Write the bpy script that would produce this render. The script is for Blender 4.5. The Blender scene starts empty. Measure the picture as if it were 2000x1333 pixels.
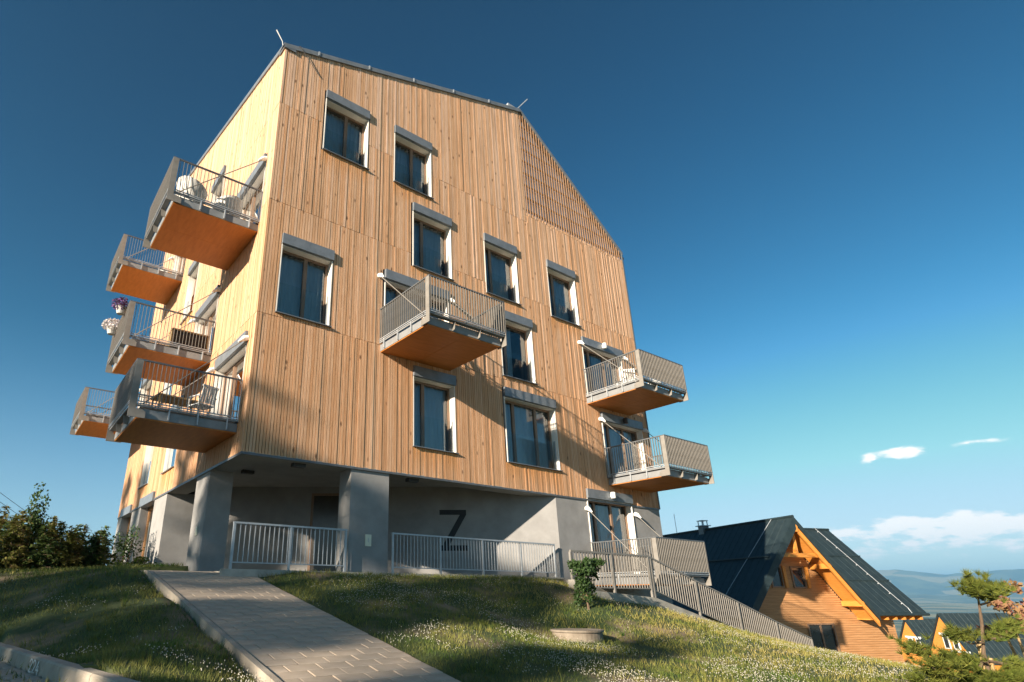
import bpy, math, random
import numpy as np
from mathutils import Vector, Matrix, noise
random.seed(7); RNG = np.random.default_rng(7)
SC = bpy.context.scene
COL = SC.collection
rad = math.radians

# ------------------------------------------------------------------ camera
CAMP = Vector((-4.454, -13.273, -0.5))
_h, _p = rad(54.7), math.atan2(438, 1136)
HD = Vector((math.cos(_h), math.sin(_h), 0))
RT = Vector((math.sin(_h), -math.cos(_h), 0))
FW = HD * math.cos(_p) + Vector((0, 0, math.sin(_p)))
UP = -HD * math.sin(_p) + Vector((0, 0, math.cos(_p)))
cd = bpy.data.cameras.new('camera')
cam = bpy.data.objects.new('camera', cd); COL.objects.link(cam)
cd.sensor_width = 36; cd.lens = 36 * 1136 / 2000; cd.shift_x = 0.096; cd.shift_y = 0.0305
cd.clip_start = 0.1; cd.clip_end = 120000
cam.matrix_world = Matrix(((RT.x, UP.x, -FW.x, CAMP.x), (RT.y, UP.y, -FW.y, CAMP.y),
                           (RT.z, UP.z, -FW.z, CAMP.z), (0, 0, 0, 1)))
SC.camera = cam

# ------------------------------------------------------------------ sun, sky, exposure
LDIR = Vector((1, 0.235, -0.31)).normalized()
sun_el = math.asin(-LDIR.z)
sd = bpy.data.lights.new('sun', 'SUN'); so = bpy.data.objects.new('sun', sd); COL.objects.link(so)
sd.energy = 5.0; sd.angle = rad(0.53); sd.color = (1.0, 0.87, 0.70)
so.rotation_euler = LDIR.to_track_quat('-Z', 'Y').to_euler()
W = bpy.data.worlds.new('World'); SC.world = W; W.use_nodes = True
wn, wl = W.node_tree.nodes, W.node_tree.links
SKY_STRENGTH = 0.05
SC.view_settings.view_transform = 'Standard'; SC.view_settings.look = 'None'
SC.view_settings.gamma = 1.0; SC.view_settings.exposure = 1.5
SC.view_settings.use_curve_mapping = False
SC.cycles.use_denoising = True
SC.cycles.max_bounces = 8; SC.cycles.transparent_max_bounces = 16

def build_world():
    bg = wn['Background']
    sky = wn.new('ShaderNodeTexSky'); sky.sky_type = 'NISHITA'; sky.sun_disc = False
    sky.sun_elevation = sun_el; sky.sun_rotation = math.atan2(-LDIR.x, -LDIR.y)
    sky.altitude = 900; sky.air_density = 1.0; sky.dust_density = 0.6; sky.ozone_density = 2.5
    # deepen the blue the way a polarised clear evening sky looks: per-channel contrast on the whole sky
    sp = wn.new('ShaderNodeSeparateColor'); cb = wn.new('ShaderNodeCombineColor'); wl.new(sky.outputs[0], sp.inputs[0])
    for i, (g, k) in enumerate(((2.6, 8.2), (1.9, 3.9), (1.75, 2.32))):
        a1 = wn.new('ShaderNodeMath'); a1.operation = 'MULTIPLY'; a1.inputs[1].default_value = .1; wl.new(sp.outputs[i], a1.inputs[0])
        a2 = wn.new('ShaderNodeMath'); a2.operation = 'MINIMUM'; a2.inputs[1].default_value = .5; wl.new(a1.outputs[0], a2.inputs[0])
        a3 = wn.new('ShaderNodeMath'); a3.operation = 'POWER'; a3.inputs[1].default_value = g; wl.new(a2.outputs[0], a3.inputs[0])
        a4 = wn.new('ShaderNodeMath'); a4.operation = 'MULTIPLY'; a4.inputs[1].default_value = k / .132; wl.new(a3.outputs[0], a4.inputs[0])
        wl.new(a4.outputs[0], cb.inputs[i])
    # fair-weather cumulus low over the horizon, fixed in the sky by direction
    tc = wn.new('ShaderNodeTexCoord')
    sep = wn.new('ShaderNodeSeparateXYZ'); wl.new(tc.outputs['Generated'], sep.inputs[0])
    def math_(op, a, b=None):
        m = wn.new('ShaderNodeMath'); m.operation = op
        for i, v in enumerate((a, b)):
            if v is None: continue
            if isinstance(v, (int, float)): m.inputs[i].default_value = v
            else: wl.new(v, m.inputs[i])
        return m.outputs[0]
    az = math_('ARCTAN2', sep.outputs[1], sep.outputs[0])
    el = math_('ARCSINE', sep.outputs[2])
    cmb = wn.new('ShaderNodeCombineXYZ'); wl.new(az, cmb.inputs[0]); wl.new(math_('MULTIPLY', el, 2.6), cmb.inputs[1])
    ns = wn.new('ShaderNodeTexNoise'); ns.inputs['Scale'].default_value = 27; ns.inputs['Detail'].default_value = 9
    ns.inputs['Roughness'].default_value = 0.58
    wl.new(cmb.outputs[0], ns.inputs['Vector'])
    big = wn.new('ShaderNodeTexNoise'); big.inputs['Scale'].default_value = 3.2; big.inputs['Detail'].default_value = 2
    wl.new(cmb.outputs[0], big.inputs['Vector'])
    def gauss(a0, e0, sa, se):
        da = math_('DIVIDE', math_('SUBTRACT', az, rad(a0)), rad(sa)); de = math_('DIVIDE', math_('SUBTRACT', el, rad(e0)), rad(se))
        return math_('EXPONENT', math_('MULTIPLY', math_('ADD', math_('MULTIPLY', da, da), math_('MULTIPLY', de, de)), -1.0))
    band = math_('MULTIPLY', gauss(0, 4.0, 400, 1.3), math_('MULTIPLY', big.outputs['Fac'], 0.45))
    bank = math_('MULTIPLY', gauss(11.5, 4.75, 6.5, 0.8), 0.72)
    low = math_('MULTIPLY', gauss(12, 3.1, 8.0, 0.6), 0.28)
    puff = math_('MULTIPLY', gauss(14.3, 10.1, 1.9, 0.6), 0.44)
    puff2 = math_('MULTIPLY', gauss(16.3, 9.7, 0.7, 0.5), 0.38)
    wisp = math_('MULTIPLY', gauss(9.6, 10.2, 1.6, 0.3), 0.34)
    hz_ = wn.new('ShaderNodeMapRange'); hz_.interpolation_type = 'SMOOTHSTEP'; hz_.inputs['From Min'].default_value = rad(1); hz_.inputs['From Max'].default_value = rad(24)
    wl.new(el, hz_.inputs['Value'])
    g1 = wn.new('ShaderNodeMix'); g1.data_type = 'RGBA'; g1.blend_type = 'MULTIPLY'; g1.inputs['Factor'].default_value = 1; wl.new(sky.outputs[0], g1.inputs['A']); g1.inputs['B'].default_value = (.98, .96, .95, 1)
    skymix = wn.new('ShaderNodeMix'); skymix.data_type = 'RGBA'; wl.new(hz_.outputs[0], skymix.inputs['Factor']); wl.new(g1.outputs['Result'], skymix.inputs['A']); wl.new(cb.outputs[0], skymix.inputs['B'])
    m = band
    for g in (bank, low, puff, puff2, wisp): m = math_('ADD', m, g)
    dens = math_('ADD', m, math_('MULTIPLY', math_('SUBTRACT', ns.outputs['Fac'], 0.5), math_('MINIMUM', math_('MULTIPLY', m, 6.5), 2.3)))
    mr = wn.new('ShaderNodeMapRange'); mr.interpolation_type = 'SMOOTHSTEP'
    mr.inputs['From Min'].default_value = 0.20; mr.inputs['From Max'].default_value = 0.62
    mr.inputs['To Max'].default_value = 0.96
    wl.new(dens, mr.inputs['Value'])
    mix = wn.new('ShaderNodeMix'); mix.data_type = 'RGBA'
    wl.new(mr.outputs[0], mix.inputs['Factor']); wl.new(skymix.outputs['Result'], mix.inputs['A'])
    mix.inputs['B'].default_value = (10.2, 9.6, 9.0, 1)
    wl.new(mix.outputs['Result'], bg.inputs['Color']); bg.inputs['Strength'].default_value = SKY_STRENGTH
build_world()

# ------------------------------------------------------------------ helpers
class MB:
    def __init__(s): s.v = []; s.f = []; s.r = []; s.q = []
    def add(s, vs, fs, rnd=0.0, fresh=0.0):
        b = len(s.v); s.v += [tuple(p) for p in vs]; s.f += [tuple(i + b for i in f) for f in fs]
        s.r += [rnd] * len(vs)
        s.q += (list(fresh) if isinstance(fresh, (list, tuple)) else [fresh] * len(vs))
        return s
    def box(s, x0, x1, y0, y1, z0, z1, rnd=0.0):
        return s.add([(x0, y0, z0), (x1, y0, z0), (x1, y1, z0), (x0, y1, z0), (x0, y0, z1), (x1, y0, z1), (x1, y1, z1), (x0, y1, z1)],
                     [(0, 3, 2, 1), (4, 5, 6, 7), (0, 1, 5, 4), (1, 2, 6, 5), (2, 3, 7, 6), (3, 0, 4, 7)], rnd)
    def hexa(s, lo, hi, rnd=0.0):   # lo: 4 bottom points, hi: 4 top points (same order, ccw from above)
        return s.add(list(lo) + list(hi), [(0, 3, 2, 1), (4, 5, 6, 7), (0, 1, 5, 4), (1, 2, 6, 5), (2, 3, 7, 6), (3, 0, 4, 7)], rnd)
    def prism(s, poly, off, rnd=0.0):   # planar polygon extruded by vector off
        n = len(poly); off = Vector(off); a = [Vector(p) for p in poly]; b = [p + off for p in a]
        return s.add(a + b, [tuple(range(n))[::-1], tuple(range(n, 2 * n))] + [(i, (i + 1) % n, (i + 1) % n + n, i + n) for i in range(n)], rnd)
    def tube(s, pts, r, n=6, rnd=0.0):
        pts = [Vector(p) for p in pts]; rs = r if isinstance(r, (list, tuple)) else [r] * len(pts)
        vs, fs = [], []
        for i, p in enumerate(pts):
            t = (pts[min(i + 1, len(pts) - 1)] - pts[max(i - 1, 0)]).normalized()
            a = t.orthogonal().normalized() if abs(t.z) > .9 else t.cross(Vector((0, 0, 1))).normalized()
            b = t.cross(a)
            vs += [p + (a * math.cos(6.2832 * k / n) + b * math.sin(6.2832 * k / n)) * rs[i] for k in range(n)]
        for i in range(len(pts) - 1):
            fs += [(i * n + k, i * n + (k + 1) % n, (i + 1) * n + (k + 1) % n, (i + 1) * n + k) for k in range(n)]
        fs += [tuple(range(n))[::-1], tuple(range((len(pts) - 1) * n, len(pts) * n))]
        return s.add(vs, fs, rnd)
    def lathe(s, prof, c=(0, 0, 0), n=16, rnd=0.0):
        vs, fs = [], []
        for (r, z) in prof:
            vs += [(c[0] + r * math.cos(6.2832 * k / n), c[1] + r * math.sin(6.2832 * k / n), c[2] + z) for k in range(n)]
        for i in range(len(prof) - 1):
            fs += [(i * n + k, i * n + (k + 1) % n, (i + 1) * n + (k + 1) % n, (i + 1) * n + k) for k in range(n)]
        fs += [tuple(range(n))[::-1], tuple(range((len(prof) - 1) * n, len(prof) * n))]
        return s.add(vs, fs, rnd)
    def mesh(s, name, smooth=False):
        me = bpy.data.meshes.new(name); me.from_pydata(s.v, [], s.f)
        if any(s.r) or any(s.q):
            for nm, d in (('rnd', s.r), ('fresh', s.q)):
                at = me.attributes.new(nm, 'FLOAT', 'POINT'); at.data.foreach_set('value', np.asarray(d, dtype=np.float32))
        if smooth: me.polygons.foreach_set('use_smooth', [True] * len(me.polygons))
        me.update(); return me
def link(name, me, mt=None, parent=None, loc=None, rot=None):
    o = bpy.data.objects.new(name, me); COL.objects.link(o)
    if mt is not None and me is not None and not me.materials: me.materials.append(mt)
    if parent is not None: o.parent = parent
    if loc is not None: o.location = loc
    if rot is not None: o.rotation_euler = rot
    return o
def obj(name, mb, mt, parent=None, loc=None, rot=None, smooth=False):
    return link(name, mb.mesh(name, smooth), mt, parent, loc, rot)
def empty(name, loc=(0, 0, 0), rot=(0, 0, 0)):
    o = bpy.data.objects.new(name, None); COL.objects.link(o); o.location = loc; o.rotation_euler = rot; o.empty_display_size = 0.3
    return o
def tag(o, label=None, cat=None, group=None, kind=None):
    if label: o['label'] = label
    if cat: o['category'] = cat
    if group: o['group'] = group
    if kind: o['kind'] = kind
    return o
def copy_tree(o, parent=None):
    c = o.copy(); COL.objects.link(c)
    if parent is not None: c.parent = parent
    for ch in KIDS.get(o.name, []): copy_tree(ch, c)
    return c
KIDS = {}
def scan_kids():
    KIDS.clear()
    for o in bpy.data.objects:
        if o.parent: KIDS.setdefault(o.parent.name, []).append(o)

# ------------------------------------------------------------------ materials
def mat(name, c1, c2=None, rough=.6, scale=6, stretch=(1, 1, 1), bump=0.0, bscale=None, metal=0.0, rnd=None, spec=.5,
        detail=5, lo=.35, hi=.65, fresh=None, knots=None, trans=None):
    m = bpy.data.materials.new(name); m.use_nodes = True
    n, l = m.node_tree.nodes, m.node_tree.links; b = n['Principled BSDF']
    b.inputs['Roughness'].default_value = rough; b.inputs['Metallic'].default_value = metal
    b.inputs['Specular IOR Level'].default_value = spec
    tc = n.new('ShaderNodeTexCoord'); mp = n.new('ShaderNodeMapping'); mp.inputs['Scale'].default_value = stretch
    l.new(tc.outputs['Object'], mp.inputs[0])
    ns = n.new('ShaderNodeTexNoise'); ns.inputs['Scale'].default_value = scale; ns.inputs['Detail'].default_value = detail
    ns.inputs['Roughness'].default_value = .6
    l.new(mp.outputs[0], ns.inputs['Vector'])
    cr = n.new('ShaderNodeValToRGB'); cr.color_ramp.elements[0].position = lo; cr.color_ramp.elements[1].position = hi
    cr.color_ramp.elements[0].color = (*c1, 1); cr.color_ramp.elements[1].color = (*(c2 or c1), 1)
    l.new(ns.outputs['Fac'], cr.inputs[0]); out = cr.outputs[0]
    def mixc(fac, a, bcol, mode='MIX'):
        x = n.new('ShaderNodeMix'); x.data_type = 'RGBA'; x.blend_type = mode
        if isinstance(fac, (int, float)): x.inputs['Factor'].default_value = fac
        else: l.new(fac, x.inputs['Factor'])
        l.new(a, x.inputs['A'])
        if isinstance(bcol, tuple): x.inputs['B'].default_value = (*bcol, 1)
        else: l.new(bcol, x.inputs['B'])
        return x.outputs['Result']
    if rnd:                       # rnd: list of colours picked per piece, mixed with the noise
        at = n.new('ShaderNodeAttribute'); at.attribute_name = 'rnd'
        r2 = n.new('ShaderNodeValToRGB'); r2.color_ramp.interpolation = 'LINEAR'
        els = r2.color_ramp.elements
        while len(els) < len(rnd): els.new(.5)
        for i, c in enumerate(rnd): els[i].position = i / (len(rnd) - 1); els[i].color = (*c, 1)
        l.new(at.outputs['Fac'], r2.inputs[0]); out = mixc(.5, out, r2.outputs[0])
    if fresh:
        m3 = n.new('ShaderNodeMapping'); m3.inputs['Scale'].default_value = (2.6, 2.6, .22); l.new(tc.outputs['Object'], m3.inputs[0])
        n3 = n.new('ShaderNodeTexNoise'); n3.inputs['Scale'].default_value = 1.6; n3.inputs['Detail'].default_value = 6; l.new(m3.outputs[0], n3.inputs['Vector'])
        k3 = n.new('ShaderNodeMapRange'); k3.inputs['From Min'].default_value = .48; k3.inputs['From Max'].default_value = .72; k3.inputs['To Max'].default_value = .55
        l.new(n3.outputs['Fac'], k3.inputs['Value']); out = mixc(k3.outputs[0], out, (.36, .20, .105))
        af = n.new('ShaderNodeAttribute'); af.attribute_name = 'fresh'; out = mixc(af.outputs['Fac'], out, fresh)
    if knots:
        vo = n.new('ShaderNodeTexVoronoi'); vo.inputs['Scale'].default_value = knots[0]
        m2 = n.new('ShaderNodeMapping'); m2.inputs['Scale'].default_value = (1, 1, .45); l.new(tc.outputs['Object'], m2.inputs[0]); l.new(m2.outputs[0], vo.inputs['Vector'])
        k = n.new('ShaderNodeMapRange'); k.inputs['From Min'].default_value = .05; k.inputs['From Max'].default_value = .15
        k.inputs['To Min'].default_value = .85; k.inputs['To Max'].default_value = 0
        l.new(vo.outputs['Distance'], k.inputs['Value']); out = mixc(k.outputs[0], out, knots[1])
    l.new(out, b.inputs['Base Color'])
    if bump:
        nb = n.new('ShaderNodeTexNoise'); nb.inputs['Scale'].default_value = bscale or scale * 6; nb.inputs['Detail'].default_value = 4
        l.new(mp.outputs[0], nb.inputs['Vector'])
        bp = n.new('ShaderNodeBump'); bp.inputs['Strength'].default_value = bump; bp.inputs['Distance'].default_value = .02
        l.new(nb.outputs['Fac'], bp.inputs['Height']); l.new(bp.outputs[0], b.inputs['Normal'])
    if trans:
        t = n.new('ShaderNodeBsdfTranslucent'); l.new(out, t.inputs['Color'])
        ms = n.new('ShaderNodeMixShader'); ms.inputs[0].default_value = trans
        l.new(b.outputs[0], ms.inputs[1]); l.new(t.outputs[0], ms.inputs[2]); l.new(ms.outputs[0], n['Material Output'].inputs['Surface'])
    return m
def glass_mat(name, tint, refl=.95, ior=1.95):
    m = bpy.data.materials.new(name); m.use_nodes = True; n, l = m.node_tree.nodes, m.node_tree.links
    n.remove(n['Principled BSDF'])
    tr = n.new('ShaderNodeBsdfTransparent'); tr.inputs[0].default_value = (*tint, 1)
    gl = n.new('ShaderNodeBsdfGlossy'); gl.inputs['Roughness'].default_value = .012; gl.inputs[0].default_value = (refl, refl, refl, 1)
    fr = n.new('ShaderNodeFresnel'); fr.inputs[0].default_value = ior
    ms = n.new('ShaderNodeMixShader'); l.new(fr.outputs[0], ms.inputs[0]); l.new(tr.outputs[0], ms.inputs[1]); l.new(gl.outputs[0], ms.inputs[2])
    l.new(ms.outputs[0], n['Material Output'].inputs['Surface']); return m

LARCH = [(.42, .186, .074), (.57, .285, .130), (.66, .378, .208), (.72, .485, .33), (.77, .60, .51)]
M = {}
M['larch'] = mat('larch', (.47, .232, .108), (.69, .45, .29), .72, 3.0, (14, 14, .7), .25, 30, rnd=LARCH, spec=.25,
                 fresh=(.56, .25, .075), knots=(3.6, (.10, .045, .02)))
M['louvre'] = mat('louvre', (.27, .15, .08), (.37, .22, .125), .7, 3, (10, 10, .7), .2, spec=.25)
M['membrane'] = mat('membrane', (.74, .74, .86), (.80, .80, .90), .7, 3)
M['ply'] = mat('ply', (.44, .155, .026), (.53, .20, .038), .55, 2.2, (1, 5, 1), .08, 20, spec=.35)
M['steel'] = mat('steel', (.18, .166, .147), (.23, .213, .192), .5, 4, (1, 1, 1), .05, 40, spec=.5)
M['channel'] = mat('channel', (.19, .195, .20), (.24, .245, .25), .5, 4, (1, 1, 1), .05, 40)
M['zinc'] = mat('zinc', (.15, .17, .19), (.20, .22, .245), .42, 5, (1, 1, 1), .03, metal=.2)
M['stripgrey'] = mat('stripgrey', (.46, .33, .22), (.54, .39, .27), .7, 4)
M['flash'] = mat('flash', (.10, .11, .12), (.14, .15, .16), .45, 5, metal=.3)
M['reveal'] = mat('reveal', (.70, .66, .60), (.78, .74, .68), .55, 3)
M['frame'] = mat('frame', (.19, .115, .07), (.25, .155, .10), .5, 5, (3, 3, .6), .05)
M['glass'] = glass_mat('glass', (.72, .80, .84))
M['guard'] = glass_mat('guard', (.92, .96, .95), .9, 1.35)
M['curtain'] = mat('curtain', (.52, .62, .70), (.66, .73, .78), .9, 3, (6, 6, .5))
M['room'] = mat('room', (.05, .05, .055), (.07, .07, .075), .9, 3)
M['concrete'] = mat('concrete', (.235, .228, .222), (.32, .312, .305), .85, 1.6, (1, 1, 1), .18, 45, lo=.3, hi=.7)
M['render_dark'] = mat('render_dark', (.20, .20, .205), (.26, .26, .265), .9, 1.4, (1, 1, 1), .15, 60)
M['plinth'] = mat('plinth', (.30, .275, .235), (.42, .39, .34), .9, 3, (1, 1, 1), .25, 40)
M['ceiling'] = mat('ceiling', (.30, .295, .27), (.36, .35, .33), .9, 2)
M['galv'] = mat('galv', (.36, .385, .41), (.46, .48, .50), .45, 7, (1, 1, 1), .04, metal=.35)
M['black'] = mat('black', (.012, .014, .018), (.02, .022, .027), .7, 5)
M['lampbody'] = mat('lampbody', (.03, .03, .03), (.05, .05, .05), .5, 5)
M['white'] = mat('white', (.74, .73, .70), (.82, .81, .78), .5, 5)
M['cream'] = mat('cream', (.66, .64, .50), (.72, .70, .56), .55, 8)
M['paver'] = mat('paver', (.40, .315, .235), (.50, .405, .315), .9, 2.5, (1, 1, 1), .3, 70)
M['kerb'] = mat('kerb', (.32, .27, .215), (.42, .365, .295), .9, 3, (1, 1, 1), .3, 60)
M['oldconcrete'] = mat('oldconcrete', (.17, .135, .10), (.27, .225, .175), .9, 4, (1, 1, 1), .3, 50)
M['soil'] = mat('soil', (.055, .045, .033), (.11, .09, .065), .95, 3, (1, 1, 1), .4, 30)
M['roofmetal'] = mat('roofmetal', (.018, .032, .038), (.028, .046, .052), .55, 3, metal=.25)
M['siding'] = mat('siding', (.36, .175, .07), (.48, .25, .11), .55, 2, (.6, .6, 9), .15, 12)
M['orange'] = mat('orange', (.56, .21, .035), (.64, .27, .055), .5, 3, (1, 1, 5), .05)
M['bark'] = mat('bark', (.10, .065, .04), (.19, .13, .085), .9, 8, (1, 1, .4), .5, 30)
M['stake'] = mat('stake', (.36, .23, .10), (.48, .33, .16), .8, 6, (2, 2, .5), .2)
def leafmat(nm, cols, trans=.25): return mat(nm, cols[0], cols[-1], .6, 1.5, rnd=cols, spec=.3, trans=trans)
M['needle'] = leafmat('needle', [(.035, .07, .02), (.07, .12, .03), (.11, .16, .04), (.14, .18, .05)])
M['olive'] = leafmat('olive', [(.07, .10, .02), (.13, .16, .035), (.19, .20, .045), (.25, .19, .06)])
M['leaf'] = leafmat('leaf', [(.022, .050, .014), (.04, .08, .02), (.065, .115, .03)])
M['pine'] = leafmat('pine', [(.07, .11, .02), (.14, .19, .03), (.22, .26, .045), (.28, .27, .06)], .3)
M['maple'] = leafmat('maple', [(.30, .11, .08), (.40, .27, .09), (.33, .31, .08), (.46, .34, .14), (.27, .09, .10)], .3)
M['lime'] = leafmat('lime', [(.06, .10, .015), (.11, .16, .02), (.15, .20, .03)])
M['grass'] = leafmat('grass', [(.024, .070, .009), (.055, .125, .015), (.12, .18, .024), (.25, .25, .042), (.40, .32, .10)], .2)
M['petal'] = mat('petal', (.40, .37, .29), (.52, .49, .42), .7, 9)
M['purple'] = leafmat('purple', [(.12, .03, .17), (.20, .06, .25), (.05, .08, .02)], .2)
M['wpetal'] = leafmat('wpetal', [(.70, .62, .62), (.78, .74, .70), (.07, .11, .03), (.74, .66, .66)], .2)
M['terracotta'] = mat('terracotta', (.45, .43, .40), (.55, .53, .5), .7, 6)
M['wicker'] = mat('wicker', (.52, .50, .47), (.66, .64, .60), .6, 30)
M['darkweave'] = mat('darkweave', (.020, .015, .013), (.04, .03, .025), .7, 40)
M['wire'] = mat('wire', (.03, .03, .03), (.05, .05, .05), .6, 5)

# lawn: green with dry, clay-brown patches
def lawn_mat():
    m = mat('lawn', (.026, .052, .010), (.060, .080, .020), .95, 1.1, (1, 1, 1), .5, 25, lo=.3, hi=.7)
    n, l = m.node_tree.nodes, m.node_tree.links; b = n['Principled BSDF']
    src = b.inputs['Base Color'].links[0].from_socket
    tc = n.new('ShaderNodeTexCoord'); ns = n.new('ShaderNodeTexNoise'); ns.inputs['Scale'].default_value = .7; ns.inputs['Detail'].default_value = 7
    l.new(tc.outputs['Object'], ns.inputs['Vector'])
    mr = n.new('ShaderNodeMapRange'); mr.inputs['From Min'].default_value = .52; mr.inputs['From Max'].default_value = .64; l.new(ns.outputs['Fac'], mr.inputs['Value'])
    x = n.new('ShaderNodeMix'); x.data_type = 'RGBA'; l.new(mr.outputs[0], x.inputs['Factor']); l.new(src, x.inputs['A'])
    x.inputs['B'].default_value = (.21, .155, .095, 1); l.new(x.outputs['Result'], b.inputs['Base Color'])
    return m
M['lawn'] = lawn_mat(); M['darkglass'] = mat('darkglass', (.02, .025, .03), (.03, .035, .04), .05, 3, spec=.8)
def far_mat():
    m = mat('countryside', (.035, .060, .022), (.10, .125, .045), .95, .0016, detail=3, lo=.42, hi=.58)
    n, l = m.node_tree.nodes, m.node_tree.links; b = n['Principled BSDF']
    src = b.inputs['Base Color'].links[0].from_socket
    tc = n.new('ShaderNodeTexCoord'); vo = n.new('ShaderNodeTexVoronoi'); vo.inputs['Scale'].default_value = .0022
    l.new(tc.outputs['Object'], vo.inputs['Vector'])
    mr = n.new('ShaderNodeMapRange'); mr.inputs['From Min'].default_value = .62; mr.inputs['From Max'].default_value = .7
    sp = n.new('ShaderNodeSeparateColor'); l.new(vo.outputs['Color'], sp.inputs[0]); l.new(sp.outputs[0], mr.inputs['Value'])
    x = n.new('ShaderNodeMix'); x.data_type = 'RGBA'; l.new(mr.outputs[0], x.inputs['Factor']); l.new(src, x.inputs['A'])
    x.inputs['B'].default_value = (.26, .23, .10, 1); l.new(x.outputs['Result'], b.inputs['Base Color'])
    return m
M['far'] = far_mat()

# ------------------------------------------------------------------ terrain
PX0, PX1 = -1.62, 0.60                       # path edges
def zp(y):                                   # height of the path along its length
    if y >= .9: return .03
    if y >= .1: return .03 - .122 * (.9 - y) ** 2
    return -.048 + .195 * (y - .1) if y > -10 else -2.018 + .08 * (y + 10)
def kerb_x(y): return -3.33 - (y + 8.04) * .1304
CP = []
for y in (-15, -12, -10, -8, -6, -4, -2, -.5): CP += [(PX1 + .15, y, zp(y) - .03), (PX0 - .12, y, zp(y) - .10)]
CP += [(-3.1, -8, -1.22), (-3.4, -5, -1.20), (-3.7, -2.9, -1.14), (-4.2, 0, -.72), (-4.6, 3, -.1), (-3, 2, -.03), (-3, 4, .06), (-4, 5.4, .08), (-2.2, -3, -.70),
       (-2.5, -5.5, -1.05), (-2.4, -8, -1.42), (-2.6, -10, -1.75), (-6, 8, .12), (-2, 8, .1), (-9, 6, -.1), (-9, -3, -1.2), (-2.4, 0, -.14), (-9, 14, .1), (-2, 14, .1),
       (1.2, -.2, -.01), (3, -.2, 0), (6, -.2, 0), (8, -.2, 0), (10.4, -.2, -.06), (7.6, -2.9, -.30), (8.5, -2.95, -.50), (11, -2.95, -.78), (13.4, -2.95, -1.2), (15.7, -2.95, -1.78),
       (18, -2.95, -2.35), (20.4, -2.95, -2.95), (3, -4.5, -.90), (5.7, -4.8, -1.27), (5.0, -4.6, -1.29), (4.6, -4.95, -1.31), (5.35, -5.2, -1.36), (6.4, -4.5, -1.27), (5.58, -8.32, -1.70), (3, -9.6, -1.85), (9, -9, -1.74), (12, -8.4, -1.95), (9, -5.5, -1.30),
       (12, -5.5, -1.58), (16, -6, -2.2), (20, -6, -3.0), (16, -10, -3.2), (11, -12, -2.5), (6, -13, -2.3), (4, -2.2, -.36), (24, -3, -3.8), (25, -10, -4.2), (26, 4, -4.0)]
CP = np.array(CP, float)
def _U(r2): return np.where(r2 > 1e-12, r2 * np.log(np.maximum(r2, 1e-12)), 0)
def tps_fit(P):
    n = len(P); d2 = ((P[:, None, :2] - P[None, :, :2]) ** 2).sum(-1)
    K = _U(d2) + np.eye(n) * .02; Q = np.c_[np.ones(n), P[:, :2]]
    A = np.block([[K, Q], [Q.T, np.zeros((3, 3))]]); return np.linalg.solve(A, np.r_[P[:, 2], 0, 0, 0])
_w = tps_fit(CP)
def T(x, y):
    x = np.atleast_1d(np.asarray(x, float)); y = np.atleast_1d(np.asarray(y, float))
    out = np.empty(x.shape)
    for i in range(0, len(x), 4000):
        xs, ys = x[i:i + 4000], y[i:i + 4000]
        d2 = (xs[:, None] - CP[None, :, 0]) ** 2 + (ys[:, None] - CP[None, :, 1]) ** 2
        out[i:i + 4000] = _U(d2) @ _w[:-3] + _w[-3] + _w[-2] * xs + _w[-1] * ys
    return out
def in_pit(x, y): return (y > -2.72) & (x > 7.9 + (y + 2.8) * 1.03) & (y < 20)
def off_lawn(x, y):    # places where the turf is not
    return ((x > PX0 - .03) & (x < PX1 + .02) & (y < 3)) | (x < kerb_x(y) + .2) & (y < 3.2) | ((y > -.12) & (x > -.15) & (x < 16.9)) | in_pit(x, y)

def grid_mesh(name, xs, ys, zf, keep=None):
    X, Y = np.meshgrid(xs, ys); x, y = X.ravel(), Y.ravel(); z = zf(x, y)
    nx, ny = len(xs), len(ys)
    idx = np.arange(nx * ny).reshape(ny, nx)
    q = np.stack([idx[:-1, :-1], idx[:-1, 1:], idx[1:, 1:], idx[1:, :-1]], -1).reshape(-1, 4)
    if keep is not None:
        cx, cy = x[q].mean(1), y[q].mean(1); q = q[keep(cx, cy)]
    me = bpy.data.meshes.new(name); me.from_pydata(np.c_[x, y, z].tolist(), [], q.tolist())
    me.polygons.foreach_set('use_smooth', [True] * len(me.polygons)); me.update(); return me
def lawn_z(x, y):
    z = T(x, y)
    bumps = np.array([noise.noise((a * 1.3, b * 1.3, 0)) for a, b in zip(x, y)]) * .025
    z = z + bumps
    z = np.where((y > -.05) & (x > .1) & (x < 16.6), -.4, z)                       # under the house
    z = np.where((x > PX0 + .05) & (x < PX1 - .05) & (y < 3.2), z - .22, z)        # bed of the path
    z = np.where((x < kerb_x(y) + .1) & (y < 3.2), -1.5 + 0 * z, z)                # below the parking bays
    z = np.where(in_pit(x, y), np.minimum(-3.1, z - .6), z)                        # light well behind the retaining wall
    edge = np.maximum(np.maximum(-13 - x, x - 25), np.maximum(-15.5 - y, y - 15))
    return np.where(edge > 0, z - edge * 1.2, z)
lawn = link('lawn', grid_mesh('lawn', np.arange(-14, 26.01, .16), np.arange(-16.5, 16.01, .16), lawn_z), M['lawn'])
tag(lawn, 'sloping lawn of clover and dry patches in front of the house', kind='structure')

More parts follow.
